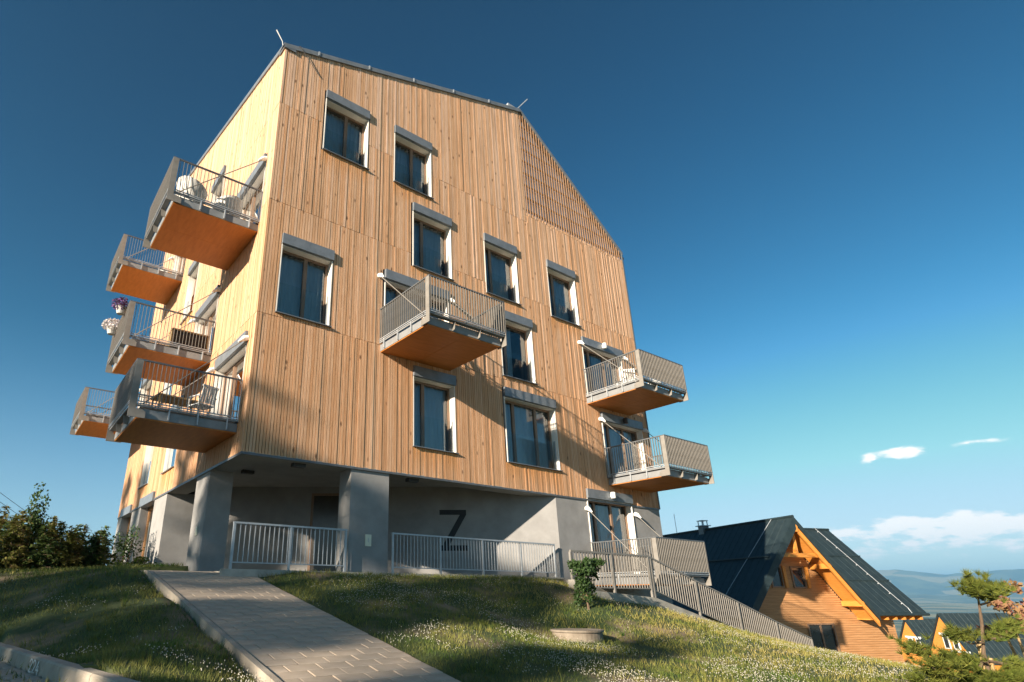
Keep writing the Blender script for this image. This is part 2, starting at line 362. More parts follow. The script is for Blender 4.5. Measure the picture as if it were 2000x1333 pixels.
def far_ground():
    az = np.unique(np.r_[np.arange(-180, -5, 3.), np.arange(-5, 62, .2), np.arange(62, 181, 3.)])
    rr = np.r_[0.5, 8, 14, 19, 24, 30, 38, 48, 60, 80, 105, 140, 200, 300, 450, 700, 1000, 1500, 2200, 3000, 4000, 5200, 6500, 8000, 9500, 11000, 12500, 14000, 15500,
               17000, 18500, 20000, 21500, 23000, 24500, 26000, 28000, 30000, 34000, 60000]
    vs = []
    for r in rr:
        for a in az:
            ar = rad(a); x, y = r * math.cos(ar), r * math.sin(ar)
            right = 1 / (1 + math.exp((a - 66) / 5)) if a > -60 else 0.6
            zn = -3.0 - max(0, r - 12) * .095
            if r > 45: zn = -6.1 - (r - 45) * .09
            zl = -1.9 + max(0, r - 20) * .004
            if r > 250: zl -= (r - 250) * .12
            z = right * zn + (1 - right) * zl
            z = max(z, -150 + 0 * r) if r < 1500 else -150
            if r > 600: z += 18 * noise.fractal((x / 1500, y / 1500, 3.1), 1, 2, 4)
            for (rc, wd, amp, fr, sd) in ((10500, 1500, 150, 3200, 1), (15500, 2000, 420, 4200, 5)):
                g = math.exp(-((r - rc) / wd) ** 2)
                if g > .005:
                    k = .62 + .62 * noise.fractal((math.cos(ar) * rc / fr, math.sin(ar) * rc / fr, sd + r / 9000), .9, 2.1, 6)
                    z += g * amp * max(k, .05)
            if r > 15000:
                el_ = float(np.interp(a, [-180, -20, 0, 9.9, 13.7, 16.4, 19.5, 25, 40, 180], [1.6, 1.7, 1.8, 1.6, 1.72, 2.1, 2.15, 1.85, 1.7, 1.6]))
                el_ += .30 * noise.fractal((math.cos(ar) * 9, math.sin(ar) * 9, 2.2), .9, 2.1, 5)
                z += math.exp(-((r - 22000) / 2600) ** 2) * (22000 * math.tan(rad(el_)) + 150) * (1 + .05 * noise.noise((x / 1500, y / 1500, 7)))
            if r < 26: z = min(z, -5.2)
            if r > 33000: z = -400
            vs.append((x + CAMP.x, y + CAMP.y, z - .5 if r > 600 else z))
    n = len(az); fs = []
    for i in range(len(rr) - 1):
        for j in range(n):
            k = (j + 1) % n
            fs.append((i * n + j, i * n + k, (i + 1) * n + k, (i + 1) * n + j))
    me = bpy.data.meshes.new('ground'); me.from_pydata(vs, [], [f[::-1] for f in fs]); 
    me.polygons.foreach_set('use_smooth', [True] * len(me.polygons)); me.update()
    o = link('ground', me, M['far']); tag(o, 'valley and far blue mountains beyond the hill', kind='structure')
far_ground()

# path of concrete pavers
path = MB()
ys = list(np.arange(-11.8, 2.6, .4))
for a, b in zip(ys[:-1], ys[1:]):
    path.hexa([(PX0 + .1, a, zp(a) - .3), (PX1, a, zp(a) - .3), (PX1, b, zp(b) - .3), (PX0 + .1, b, zp(b) - .3)],
              [(PX0 + .1, a, zp(a) - .035), (PX1, a, zp(a) - .035), (PX1, b, zp(b) - .035), (PX0 + .1, b, zp(b) - .035)])
path_o = obj('path', path, M['soil']); tag(path_o, 'ramped path of grey rectangular concrete pavers', kind='structure')
def bev_box(lx, ly, h, b=.006):
    m = MB(); x, y = lx / 2, ly / 2
    lo = [(-x, -y, -h), (x, -y, -h), (x, y, -h), (-x, y, -h)]; mi = [(-x, -y, -b), (x, -y, -b), (x, y, -b), (-x, y, -b)]
    tp = [(-x + b, -y + b, 0), (x - b, -y + b, 0), (x - b, y - b, 0), (-x + b, y - b, 0)]
    m.add(lo + mi + tp, [(0, 3, 2, 1), (8, 9, 10, 11)] + [(i + o_, (i + 1) % 4 + o_, (i + 1) % 4 + 4 + o_, i + 4 + o_) for o_ in (0, 4) for i in range(4)])
    return m
PW = (PX1 - PX0 - .12) / 5; PL = .235
pm_full = bev_box(PW - .013, PL - .013, .07).mesh('paver'); pm_half = bev_box(PW / 2 - .013, PL - .013, .07).mesh('paver_half')
for me in (pm_full, pm_half): me.materials.append(M['paver'])
yy = 2.35; row = 0
while yy > -10.4:
    sl = math.atan((zp(yy + .05) - zp(yy - .05)) / .1); odd = row % 2
    cells = [(PX0 + .12 + (k + .5) * PW, pm_full) for k in range(5)] if not odd else \
            [(PX0 + .12 + PW * .25, pm_half)] + [(PX0 + .12 + (k + 1) * PW, pm_full) for k in range(4)] + [(PX0 + .12 + PW * 4.75, pm_half)]
    for (cx, me) in cells:
        o = link('paver', me, None, path_o, (cx, yy, zp(yy) + random.uniform(-.003, .003)), (sl + random.uniform(-.006, .006), random.uniform(-.006, .006), 0))
    yy -= PL * math.cos(sl); row += 1
ya = 2.3
while ya > -11:
    yb = ya - .98
    e = MB(); e.hexa([(PX0, yb, zp(yb) - .3), (PX0 + .085, yb, zp(yb) - .3), (PX0 + .085, ya, zp(ya) - .3), (PX0, ya, zp(ya) - .3)],
                     [(PX0, yb, zp(yb) + .02), (PX0 + .085, yb, zp(yb) + .02), (PX0 + .085, ya, zp(ya) + .02), (PX0, ya, zp(ya) + .02)])
    obj('edging_stone', e, M['kerb'], path_o); ya = yb - .006

# kerb of the parking bays with its painted number, and the grass pavers of the bay
KZ = -1.135; kdir = Vector((-.1304, 1, 0)).normalized(); kn = Vector((kdir.y, -kdir.x, 0)); kr = math.atan2(kdir.y, kdir.x)
ka, kb = Vector((kerb_x(-14), -14, 0)), Vector((kerb_x(-1), -1, 0))
fo = MB(); fo.hexa([p + Vector((0, 0, -1.7)) for p in (ka - kn * .05, ka + kn * .2, kb + kn * .2, kb - kn * .05)],
                   [p + Vector((0, 0, -1.40)) for p in (ka - kn * .05, ka + kn * .2, kb + kn * .2, kb - kn * .05)])
kerb_o = obj('kerb', fo, M['kerb']); tag(kerb_o, 'pale concrete kerb along the parking bays', kind='structure')
km = MB(); km.prism([(0, 0, -.28), (0, .012, -.02), (0, .03, 0), (0, .15, 0), (0, .15, -.28)][::-1], (.99, 0, 0))
kme = km.mesh('kerb_stone'); kme.materials.append(M['kerb'])
for i in range(13):
    p = kb - kdir * i
    link('kerb_stone', kme, None, kerb_o, (p.x, p.y, KZ), (0, 0, kr + math.pi))
park = MB().add([(-30, -22, -1.36), (kerb_x(-22) + .01, -22, -1.36), (kerb_x(3) + .01, 3, -1.36), (-30, 3, -1.36)], [(0, 1, 2, 3)])
park_o = obj('parking_bay', park, M['soil']); tag(park_o, 'parking bay of grass pavers below the kerb', kind='structure')
gp = bev_box(.20, .105, .06, .008).mesh('grass_paver'); gp.materials.append(M['kerb'])
for i in range(42):
    for j in range(7):
        p = Vector((kerb_x(-9.6), -9.6, -1.285)) + kdir * (i * .16 + (.08 if j % 2 else 0)) - kn * (.10 + j * .155)
        o = link('grass_paver', gp, None, park_o, p, (random.uniform(-.02, .02), random.uniform(-.02, .02), kr + 1.5708 + (.0 if (i + j) % 2 else 1.5708) + random.uniform(-.03, .03)))
# number painted on the kerb face
def strokes(mb, segs, w, to3):
    for (a, b) in segs:
        a, b = Vector((a[0], a[1])), Vector((b[0], b[1])); d = (b - a).normalized(); nrm = Vector((-d.y, d.x)) * w / 2; e = d * w * .35
        mb.add([to3(p) for p in (a - e - nrm, b + e - nrm, b + e + nrm, a - e + nrm)], [(0, 1, 2, 3)])
TWO = [((0, .8), (.12, 1)), ((.12, 1), (.42, 1)), ((.42, 1), (.55, .82)), ((.55, .82), (.5, .62)), ((.5, .62), (0, 0)), ((0, 0), (.56, 0))]
FOUR = [((.36, 1), (0, .32)), ((0, .32), (.56, .32)), ((.40, .62), (.40, 0))]
nm = MB(); kp = Vector((kerb_x(-4.75), -4.75, 0))
for gi, gl in enumerate((TWO, TWO, FOUR)):
    strokes(nm, gl, .15, lambda p, g=gi: kp - kdir * ((p.x + g * .80) * .20) - kn * .004 + Vector((0, 0, KZ - .155 + p.y * .125)))
num = obj('painted_number', nm, M['white'], kerb_o)

# ------------------------------------------------------------------ apartment building
BW, BD = 16.65, 15.3
def rz(x, y=0.0):                                  # roof surface
    if x <= 10.57: return 15.68 + .3335 * x + .262 * y
    k = (x - 10.57) / (BW - 10.57); return (1 - k) * (19.205 + .262 * y) + k * 14.2
JOINTS = (6.36, 9.89, 13.40)
Z0 = 2.67
# openings: face, start along face, width, bottom z, header-top z, mullion positions
WIN = [('F', 1.50, 1.60, 12.36, 14.76, (.55,)), ('F', 4.13, 1.58, 12.38, 14.78, (.56,)),
       ('F', .49, 1.58, 6.46, 8.90, (.54,)), ('F', 4.91, 1.62, 9.42, 11.88, (.33,)), ('F', 8.07, 1.63, 9.45, 11.92, (.30,)),
       ('F', 11.38, 1.65, 9.49, 11.99, (.33,)), ('F', 8.64, 1.59, 6.47, 8.98, (.27,)), ('F', 4.92, 1.60, 3.49, 5.97, (.33,)), ('F', 8.63, 2.48, 3.50, 6.06, (.25, .68)),
       ('L', 5.3, 1.5, 12.30, 14.72, (.5,)), ('L', 7.2, 1.45, 9.36, 11.86, (.5,)), ('L', 6.4, 1.47, 3.40, 5.85, (.5,)), ('L', 10.1, 1.40, 3.40, 5.85, (.5,)),
       ('L', 8.6, 1.45, 6.42, 8.86, (.5,))]
DOOR = [('F', 3.86, 2.50, 6.43, 8.93, (.26, .66)), ('F', 13.04, 2.52, 6.55, 9.08, (.25, .62)), ('F', 13.72, 2.52, 3.55, 6.09, (.25, .62)),
        ('L', .62, 2.52, 9.43, 11.88, (.3, .66)), ('L', 9.95, 2.45, 12.3, 14.80, (.3, .66)), ('L', 3.85, 2.50, 6.43, 8.90, (.3, .66)), ('L', .50, 2.50, 3.50, 5.98, (.3, .66)),
        ('L', 12.6, 2.40, 6.43, 8.90, (.3, .66))]
OPEN = WIN + DOOR
HH = .32                                            # height of the shutter box over each opening

house = tag(empty('apartment_building', (0, 0, 0)), 'tall larch-clad apartment block with folded roof and steel balconies', 'building')

def free_spans(face, a0, a1, z0, z1):
    """vertical spans of the strip a0..a1 not taken by openings; each with a flag: the top touches an opening's sill"""
    cuts = sorted([(o[3], o[4]) for o in OPEN if o[0] == face and o[1] < a1 - 1e-6 and o[1] + o[2] > a0 + 1e-6])
    if face == 'F' and a1 > 12.36 and a0 < 14.9: cuts = [(Z0 - 1, 3.04)] + cuts
    if face == 'L':
        if a1 > 8.6 and a0 < 10.74: cuts = [(Z0 - 1, 2.92)] + cuts
        if a1 > 12.38 and a0 < 14.37: cuts = [(Z0 - 1, 2.92)] + cuts
    z = z0; out = []
    for (c0, c1) in cuts:
        if c0 > z: out.append((z, c0, True))
        z = max(z, c1)
    if z < z1: out.append((z, z1, False))
    return out
def pt(face, a, d, z): return (a, d, z) if face == 'F' else (d, a, z)   # d = depth behind the outer skin
def slab(mb, face, a0, a1, d0, d1, z0, zt0, zt1, rnd=0.0):
    if face == 'F': mb.hexa([(a0, d0, z0), (a1, d0, z0), (a1, d1, z0), (a0, d1, z0)], [(a0, d0, zt0), (a1, d0, zt1), (a1, d1, zt1), (a0, d1, zt0)], rnd)
    else: mb.hexa([(d0, a0, z0), (d1, a0, z0), (d1, a1, z0), (d0, a1, z0)], [(d0, a0, zt0), (d1, a0, zt0), (d1, a1, zt1), (d0, a1, zt1)], rnd)

# load-bearing wall behind the boards
core = MB()
for face, L in (('F', BW), ('L', BD)):
    br = sorted({0.035 if face == 'F' else .30, L} | {10.53 if face == 'F' else L} | {v for o in OPEN if o[0] == face for v in (o[1], o[1] + o[2])} | ({12.36, 14.9} if face == 'F' else {8.6, 10.74, 12.38, 14.37}))
    for a0, a1 in zip(br[:-1], br[1:]):
        if a1 - a0 < .01: continue
        tf = (lambda a: rz(a, .1) - .12) if face == 'F' else (lambda a: rz(.1, a) - .12)
        for (z0, z1, _) in free_spans(face, a0, a1, Z0 - .0, 99):
            t0, t1 = (z1, z1) if z1 < 90 else (tf(a0), tf(a1))
            if face == 'F' and a0 > 10.5 and z1 > 90:
                slab(core, face, a0, a1, .035, .30, z0, 13.87, 13.87); slab(core, face, a0, a1, .20, .30, 13.871, max(t0, 13.9), max(t1, 13.9))
            else: slab(core, face, a0, a1, .035, .30, z0, t0, t1)
core.add([(BW, .3, Z0), (BW, BD, Z0), (BW, BD, 14.1), (BW, .3, 14.1)], [(0, 1, 2, 3)])
core.add([(0, BD, Z0), (BW, BD, Z0), (BW, BD, 14.1), (10.57, BD, rz(10.57, BD) - .1), (0, BD, rz(0, BD) - .1)], [(4, 3, 2, 1, 0)])
obj('wall', core, M['room'], house)

# larch boards, one run of boards between two joints is one part
PITCH = .0808
for face, L in (('F', BW), ('L', BD)):
    bands = {}
    n = int(L / PITCH)
    for i in range(n + 1):
        a0 = i * PITCH; a1 = min(a0 + PITCH - .0145, L)
        if a1 - a0 < .02: continue
        top = rz((a0 + a1) / 2, 0) if face == 'F' else rz(0, (a0 + a1) / 2)
        zt = min(top, 13.87) if (face == 'F' and a0 > 10.5) else top
        for (z0, z1, sill) in free_spans(face, a0, a1, Z0, zt):
            js = [j + (.34 if face == 'F' and a0 > 10.5 and j > 12 else 0) for j in JOINTS]
            cuts = [z0] + [j for j in js if z0 + .05 < j < z1 - .05] + [z1]
            for k in range(len(cuts) - 1):
                c0, c1 = cuts[k] + (.006 if k else 0), cuts[k + 1] - (.006 if k < len(cuts) - 2 else 0)
                b = sum(1 for j in js if (c0 + c1) / 2 > j)
                mb = bands.setdefault(b, MB()); r = min(1, max(.01, random.betavariate(1.8, 1.8) * .58 + .10 + ((c0 + c1) / 2 - 3) / 13 * .32)); d0 = random.uniform(-.008, .004)
                if zt == top and k == len(cuts) - 2 and not sill:
                    sl = (rz(a1, 0) - rz(a0, 0)) / 2 if face == 'F' else (rz(0, a1) - rz(0, a0)) / 2
                else: sl = 0
                fr_top = .85 if (sill and k == len(cuts) - 2) else 0
                def ring(z, e=0):
                    return ([(a0, d0, z - e), (a1, d0, z + e), (a1, .035, z + e), (a0, .035, z - e)] if face == 'F' else
                            [(d0, a0, z - e), (.035, a0, z - e), (.035, a1, z + e), (d0, a1, z + e)])
                zs = [c0, c1] if not fr_top or c1 - c0 < .75 else [c0, c1 - .7, c1]
                fr = [0] * len(zs); fr[-1] = fr_top * random.uniform(.5, 1)
                vs = []; q = []
                for zi, z in enumerate(zs):
                    vs += ring(z, sl if zi == len(zs) - 1 else 0); q += [fr[zi]] * 4
                m_ = len(zs) - 1
                fs = [(0, 3, 2, 1), tuple(4 * m_ + t for t in range(4))]
                for s_ in range(m_): fs += [(4 * s_ + t, 4 * s_ + (t + 1) % 4, 4 * s_ + 4 + (t + 1) % 4, 4 * s_ + 4 + t) for t in range(4)]
                mb.add(vs, fs, r, q)
    for b, mb in sorted(bands.items()):
        o = obj('cladding_boards', mb, M['larch'], house); o['kind'] = 'stuff'
# strip over the expansion joint
obj('joint_strip', MB().box(3.536, 3.560, -.0115, -.0085, Z0, rz(3.55) - .02), M['stripgrey'], house)

# louvre of open slats in the gable
lv = obj('louvre', MB().prism([(10.55, .17, 13.9), (16.45, .17, 13.9), (16.45, .17, 14.25), (10.55, .17, rz(10.6) - .1)], (0, .03, 0)), M['membrane'], house)
x = 10.56
while x < 16.5:
    t = rz(x + .03) - .03
    if t > 13.95: obj('slat', MB().hexa([(x, -.004, 13.88), (x + .050, -.004, 13.88), (x + .050, .020, 13.88), (x, .020, 13.88)],
                                        [(x, -.004, t + .02), (x + .050, -.004, t - .02), (x + .050, .020, t - .02), (x, .020, t + .02)], random.random()), M['louvre'], lv)
    x += .155
z = 14.0
while z < 19:
    xe = 10.57 + (19.205 - z) / (19.205 - 14.2) * (BW - 10.57) - .05
    if xe > 10.8: obj('batten', MB().box(10.55, xe, .022, .06, z, z + .08), M['louvre'], lv)
    z += .62
for xx in (11.9, 13.3, 14.7): obj('batten', MB().box(xx, xx + .06, .065, .11, 13.9, rz(xx + .1) - .1), M['louvre'], lv)

# roof and its metal edge
rf = MB(); A, B_, C_ = (0, 0), (10.57, 0), (BW, 0)
up = .06
def r3(x, y): return (x, y, rz(x, y) + up)
rf.add([r3(-.03, -.03), r3(10.57, -.03), r3(10.57, BD), r3(-.03, BD)], [(0, 1, 2, 3)])
nn = 8
for i in range(nn):
    x0, x1 = 10.57 + (BW - 10.57) * i / nn, 10.57 + (BW - 10.57) * (i + 1) / nn
    rf.add([r3(x0, -.03), r3(x1, -.03), r3(x1, BD), r3(x0, BD)], [(0, 1, 2, 3)])
roof = obj('roof', rf, M['flash'], house)
fl = MB(); e0, e1 = -.055, .30
def strip(p, q, w, h0, h1):
    p, q, w = Vector(p), Vector(q), Vector(w)
    fl.hexa([p + Vector((0, 0, h0)), q + Vector((0, 0, h0)), q + w + Vector((0, 0, h0)), p + w + Vector((0, 0, h0))],
            [p + Vector((0, 0, h1)), q + Vector((0, 0, h1)), q + w + Vector((0, 0, h1)), p + w + Vector((0, 0, h1))])
strip((-.055, -.055, rz(-.05)), (10.57, -.055, rz(10.57)), (0, .4, 0), -.09, .085)
strip((10.571, -.055, rz(10.571)), (BW + .03, -.055, rz(BW)), (0, .4, 0), -.03, .085)
obj('roof_edge', fl, M['zinc'], roof)
fl = MB(); strip((-.055, .36, rz(0, .36)), (.34, .36, rz(.4, .36)), (0, 0, 0), 0, 0)
fl = MB(); fl.hexa([(-.055, -.05, rz(0, 0) - .09), (.34, -.05, rz(0, 0) - .09), (.34, BD, rz(0, BD) - .09), (-.055, BD, rz(0, BD) - .09)],
                   [(-.055, -.05, rz(0, 0) + .087), (.34, -.05, rz(0, 0) + .087), (.34, BD, rz(0, BD) + .087), (-.055, BD, rz(0, BD) + .087)])
obj('roof_edge', fl, M['zinc'], roof)
obj('corner_trim', MB().box(BW - .01, BW + .05, -.02, .05, Z0, 14.2), M['flash'], house)
for x in np.arange(1.1, 10, 1.9):
    obj('roof_clip', MB().box(x, x + .05, -.075, .02, rz(x) - .05, rz(x) + .105), M['galv'], roof)
obj('lightning_rod', MB().tube([(.12, .5, rz(.1, .5) + .05), (.0, .35, rz(0) + .55), (-.25, .3, rz(0) + .84)], [.012, .014, .022], 5), M['white'], roof)
obj('lightning_rod', MB().tube([(10.2, .1, rz(10.2) + .05), (10.62, .1, 19.48), (11.28, .1, 20.38)], .022, 5), M['galv'], roof)
obj('lightning_rod', MB().box(9.9, 10.3, .0, .12, rz(10) + .09, rz(10) + .26), M['galv'], roof)
obj('cable', MB().tube([(.3, .1, rz(.3) + .10), (.45, -.08, rz(.4) + .1), (.62, -.07, rz(.6) - .15), (1.2, -.03, rz(1) - .85)], .012, 4), M['wire'], roof)

# windows and balcony doors
def fill_opening(o, name, guard):
    face, a0, w, zb, zt, mull = o
    a1 = a0 + w; zh = zt - HH; dep = .24
    def bx(mb, p0, p1, d0, d1, z0, z1): 
        (mb.box(p0, p1, d0, d1, z0, z1) if face == 'F' else mb.box(d0, d1, p0, p1, z0, z1))
    fr = MB(); t = .065
    for (p0, p1, z0, z1) in ((a0 + .03, a0 + .03 + t, zb + .05, zh - .03), (a1 - .03 - t, a1 - .03, zb + .05, zh - .03)): bx(fr, p0, p1, dep, dep + .07, z0, z1)
    for (z0, z1) in ((zb + .05, zb + .05 + t), (zh - .03 - t, zh - .03)): bx(fr, a0 + .03 + t, a1 - .03 - t, dep + .002, dep + .068, z0, z1)
    for m in mull: bx(fr, a0 + w * m - .055, a0 + w * m + .055, dep - .008, dep + .078, zb + .05 + t, zh - .03 - t)
    win = obj(name, fr, M['frame'], house)
    xs = [a0 + .03 + t] + [a0 + w * m for m in mull] + [a1 - .03 - t]
    for k in range(len(xs) - 1):
        pn = MB(); p0, p1 = xs[k] + (.056 if k else 0), xs[k + 1] - (.056 if k < len(xs) - 2 else 0)
        pn.add([pt(face, p0, dep + .035, zb + .05 + t), pt(face, p1, dep + .035, zb + .05 + t), pt(face, p1, dep + .035, zh - .03 - t), pt(face, p0, dep + .035, zh - .03 - t)], [(0, 1, 2, 3)])
        obj('pane', pn, M['glass'], win)
    rv = MB(); bx(rv, a0, a0 + .028, -.012, dep + .08, zb + .02, zh); bx(rv, a1 - .028, a1, -.012, dep + .08, zb + .02, zh)
    bx(rv, a0 + .028, a1 - .028, .03, dep + .08, zh - .025, zh)
    obj('reveal', rv, M['reveal'], win)
    sb = MB(); bx(sb, a0 - .005, a1 + .005, -.075, .22, zh + .001, zt); obj('shutter_box', sb, M['zinc'], win)
    si = MB(); bx(si, a0 - .02, a1 + .05, -.075, dep + .08, zb, zb + .022); obj('sill', si, M['zinc'], win)
    # curtain hanging in folds behind the glass, room behind it
    cu = MB(); nseg = int(w / .035); ph = random.random() * 6; vs = []
    lay = random.choice((0, 0, 1, 2, 3)); c0, c1 = a0 + .05 + (w * .42 if lay == 2 else 0), a1 - .05 - (w * .38 if lay == 1 else 0)
    amp = .035 * random.uniform(.6, 1.4); fq = random.uniform(24, 44)
    for k in range(nseg + 1):
        a = c0 + (c1 - c0) * k / nseg; d = dep + .22 + amp * math.sin(a * fq + ph) + .012 * math.sin(a * 71)
        vs += [pt(face, a, d, zb + .06), pt(face, a, d, zh - .03)]
    cu.add(vs, [(2 * k, 2 * k + 2, 2 * k + 3, 2 * k + 1) for k in range(nseg)])
    obj('curtain', cu, M['curtain'], win, smooth=True)
    rm = MB(); bx(rm, a0 - .3, a1 + .3, 1.6, 1.65, zb - .1, zt); obj('room_wall', rm, M['room'], win)
    rs = MB(); bx(rs, a0 - .3, a1 + .3, .32, 1.6, zb - .12, zb - .02); bx(rs, a0 - .3, a1 + .3, .32, 1.6, zt, zt + .1); bx(rs, a0 - .32, a0 - .3, .32, 1.6, zb - .1, zt); bx(rs, a1 + .3, a1 + .32, .32, 1.6, zb - .1, zt)
    obj('room_lining', rs, M['room'], win)
    if guard:
        gm = MB(); zg = zb + (zh - zb) * .47
        gm.add([pt(face, a0 + .04, .10, zb + .05), pt(face, a1 - .04, .10, zb + .05), pt(face, a1 - .04, .10, zg), pt(face, a0 + .04, .10, zg)], [(0, 1, 2, 3)])
        g = obj('glass_guard', gm, M['guard'], win)
        for (h0, h1) in ((a1 - .065, a1 - .04), (a0 + .03, a0 + .05)):
            hl = MB(); bx(hl, h0, h1, .085, .115, zb + .03, zg + .02); obj('guard_holder', hl, M['galv'], g)
    return win
for o in WIN: fill_opening(o, 'window', True)
for o in DOOR: fill_opening(o, 'balcony_door', False)
GD = ('F', 12.36, 2.54, .24, 3.04, (.25, .62))
w_ = fill_opening(GD, 'terrace_door', False)
def lamp(x, z, white=True):
    m = MB().lathe([(.075, -.11), (.085, -.10), (.085, .10), (.075, .11)], (x, -.17, z), 14); m.box(x - .03, x + .03, -.1, -.072, z - .05, z + .05)
    obj('wall_lamp', m, M['white'] if white else M['lampbody'], house)
lamp(14.25, 8.93); lamp(15.0, 5.92, False); lamp(13.63, 2.90)

# ground floor: recessed porch, diagonal wall, columns, plinth
fl = MB().box(-.1, BW, .0, BD, -.5, .03); fl.box(-.2, 10.75, -.11, -.001, -.5, .062)
obj('floor_slab', fl, M['plinth'], house)
dw = Vector((-.816, .578, 0)).normalized(); nw = Vector((.578, .816, 0)).normalized()
c0 = Vector((10.77, .02, 0)); c1 = c0 + dw * 11.6
gw = MB(); gw.hexa([c0 + Vector((0, 0, .03)), c0 + nw * .35 + Vector((0, 0, .03)), c1 + nw * .35 + Vector((0, 0, .03)), c1 + Vector((0, 0, .03))][::-1],
                   [c0 + Vector((0, 0, 2.98)), c0 + nw * .35 + Vector((0, 0, 2.98)), c1 + nw * .35 + Vector((0, 0, 2.98)), c1 + Vector((0, 0, 2.98))][::-1])
pw_ = obj('porch_wall', gw, M['concrete'], house)
zl = MB()
def onwall(t, z, o=-.006): return c0 + dw * t + nw * o + Vector((0, 0, z))
zl.add([onwall(t, z) for t, z in ((3.89, 2.18), (3.01, 2.18), (3.01, 2.02), (3.89, 2.02))], [(0, 1, 2, 3)])
zl.add([onwall(t, z, -.0065) for t, z in ((3.22, 2.02), (3.01, 2.02), (3.68, .88), (3.90, .88))], [(0, 1, 2, 3)])
zl.add([onwall(t, z, -.007) for t, z in ((3.90, 1.05), (3.0, 1.05), (3.0, .88), (3.90, .88))], [(0, 1, 2, 3)])
obj('painted_letter', zl, M['black'], pw_)
dd = MB()
def wallbox(mb, t0, t1, z0, z1, o0, o1):
    a = [onwall(t1, z0, o0), onwall(t0, z0, o0), onwall(t0, z0, o1), onwall(t1, z0, o1)]; mb.hexa(a, [p + Vector((0, 0, z1 - z0)) for p in a])
wallbox(dd, 7.15, 7.23, .03, 2.72, -.03, .05); wallbox(dd, 8.07, 8.15, .03, 2.72, -.03, .05); wallbox(dd, 7.23, 8.07, 2.64, 2.72, -.028, .05)
door = obj('entrance_door', dd, M['frame'], house)
dp = MB(); wallbox(dp, 7.23, 8.07, .03, 2.64, -.018, -.012); obj('door_leaf', dp, mat('doorglass', (.045, .035, .025), (.06, .05, .035), .2, 4), door)
dh = MB(); wallbox(dh, 7.95, 7.98, .75, 1.5, -.07, -.045); obj('handle', dh, M['galv'], door)
rw = MB(); rw.box(10.772, 12.358, .022, .35, -3.2, Z0 - .001); rw.box(14.902, BW, .022, .35, -3.2, Z0 - .001); rw.box(12.358, 14.902, .022, .35, -3.2, .24)
rw.box(BW - .3, BW - .001, .35, BD, -3.2, Z0 - .001)
obj('ground_wall', rw, M['concrete'], house)
lw = MB(); lw.box(.022, 2.2, 6.9, 7.2, .03, Z0 - .001); lw.box(.022, .32, 7.2, 8.6, .03, Z0 - .001); lw.box(.022, .32, 10.74, 12.38, .03, Z0 - .001); lw.box(.022, .32, 14.37, BD, .03, Z0 - .001)
lw.box(.022, .32, 8.6, 10.74, .03, .1); lw.box(.8, 1.0, 7.2, BD, .03, Z0)
obj('ground_wall', lw, M['concrete'], house)
for (ya, yb) in ((8.6, 10.74), (12.38, 14.37)):
    f_ = MB(); f_.box(.30, .37, ya, ya + .09, .1, 2.6); f_.box(.30, .37, yb - .09, yb, .1, 2.6); f_.box(.30, .37, ya + .09, yb - .09, 2.51, 2.6); f_.box(.295, .375, (ya + yb) / 2 - .05, (ya + yb) / 2 + .05, .1, 2.51)
    d_ = obj('terrace_door', f_, M['siding'], house)
    for (pa, pb) in ((ya + .09, (ya + yb) / 2 - .05), ((ya + yb) / 2 + .05, yb - .09)): obj('pane', MB().add([(.335, pa, .1), (.335, pb, .1), (.335, pb, 2.51), (.335, pa, 2.51)], [(3, 2, 1, 0)]), M['glass'], d_)
    obj('shutter_box', MB().box(-.07, .2, ya - .005, yb + .005, 2.60, 2.92), M['zinc'], d_)
for (x0, x1, y0, y1) in ((.025, .66, 2.41, 3.60), (2.97, 4.15, .045, .66)):
    obj('column', MB().box(x0, x1, y0, y1, .03, 2.72), M['concrete'], house)
cl = MB(); cl.box(.0, 10.77, .0, .62, 2.64, 2.70); cl.box(.0, .62, .62, BD, 2.64, 2.70); cl.box(.62, 10.9, .62, 8, 2.93, 2.99); cl.box(.62, 10.9, .62, .66, 2.70, 2.93); cl.box(.62, .66, .66, 7.5, 2.70, 2.93)
obj('porch_ceiling', cl, M['ceiling'], house)
dr = MB(); dr.box(-.012, BW, -.012, .02, Z0 - .045, Z0 + .012); dr.box(-.014, .02, .02, BD, Z0 - .047, Z0 + .014); obj('drip_edge', dr, M['flash'], house)
for (x, y, z) in ((1.35, 3.3, 2.93), (1.6, .33, 2.64), (5.12, .33, 2.64)):
    obj('ceiling_lamp', MB().box(x - .17, x + .17, y - .09, y + .09, z - .09, z - .001), M['lampbody'], house)
pl_ = obj('notice_plate', MB().box(3.45, 3.63, .030, .044, .70, .99), M['cream'], house)
obj('notice_mark', MB().box(3.525, 3.555, .026, .0295, .80, .90), M['terracotta'], pl_)
obj('house_number_plate', MB().box(.008, .024, 2.9, 3.06, 1.0, 1.22), M['cream'], house)

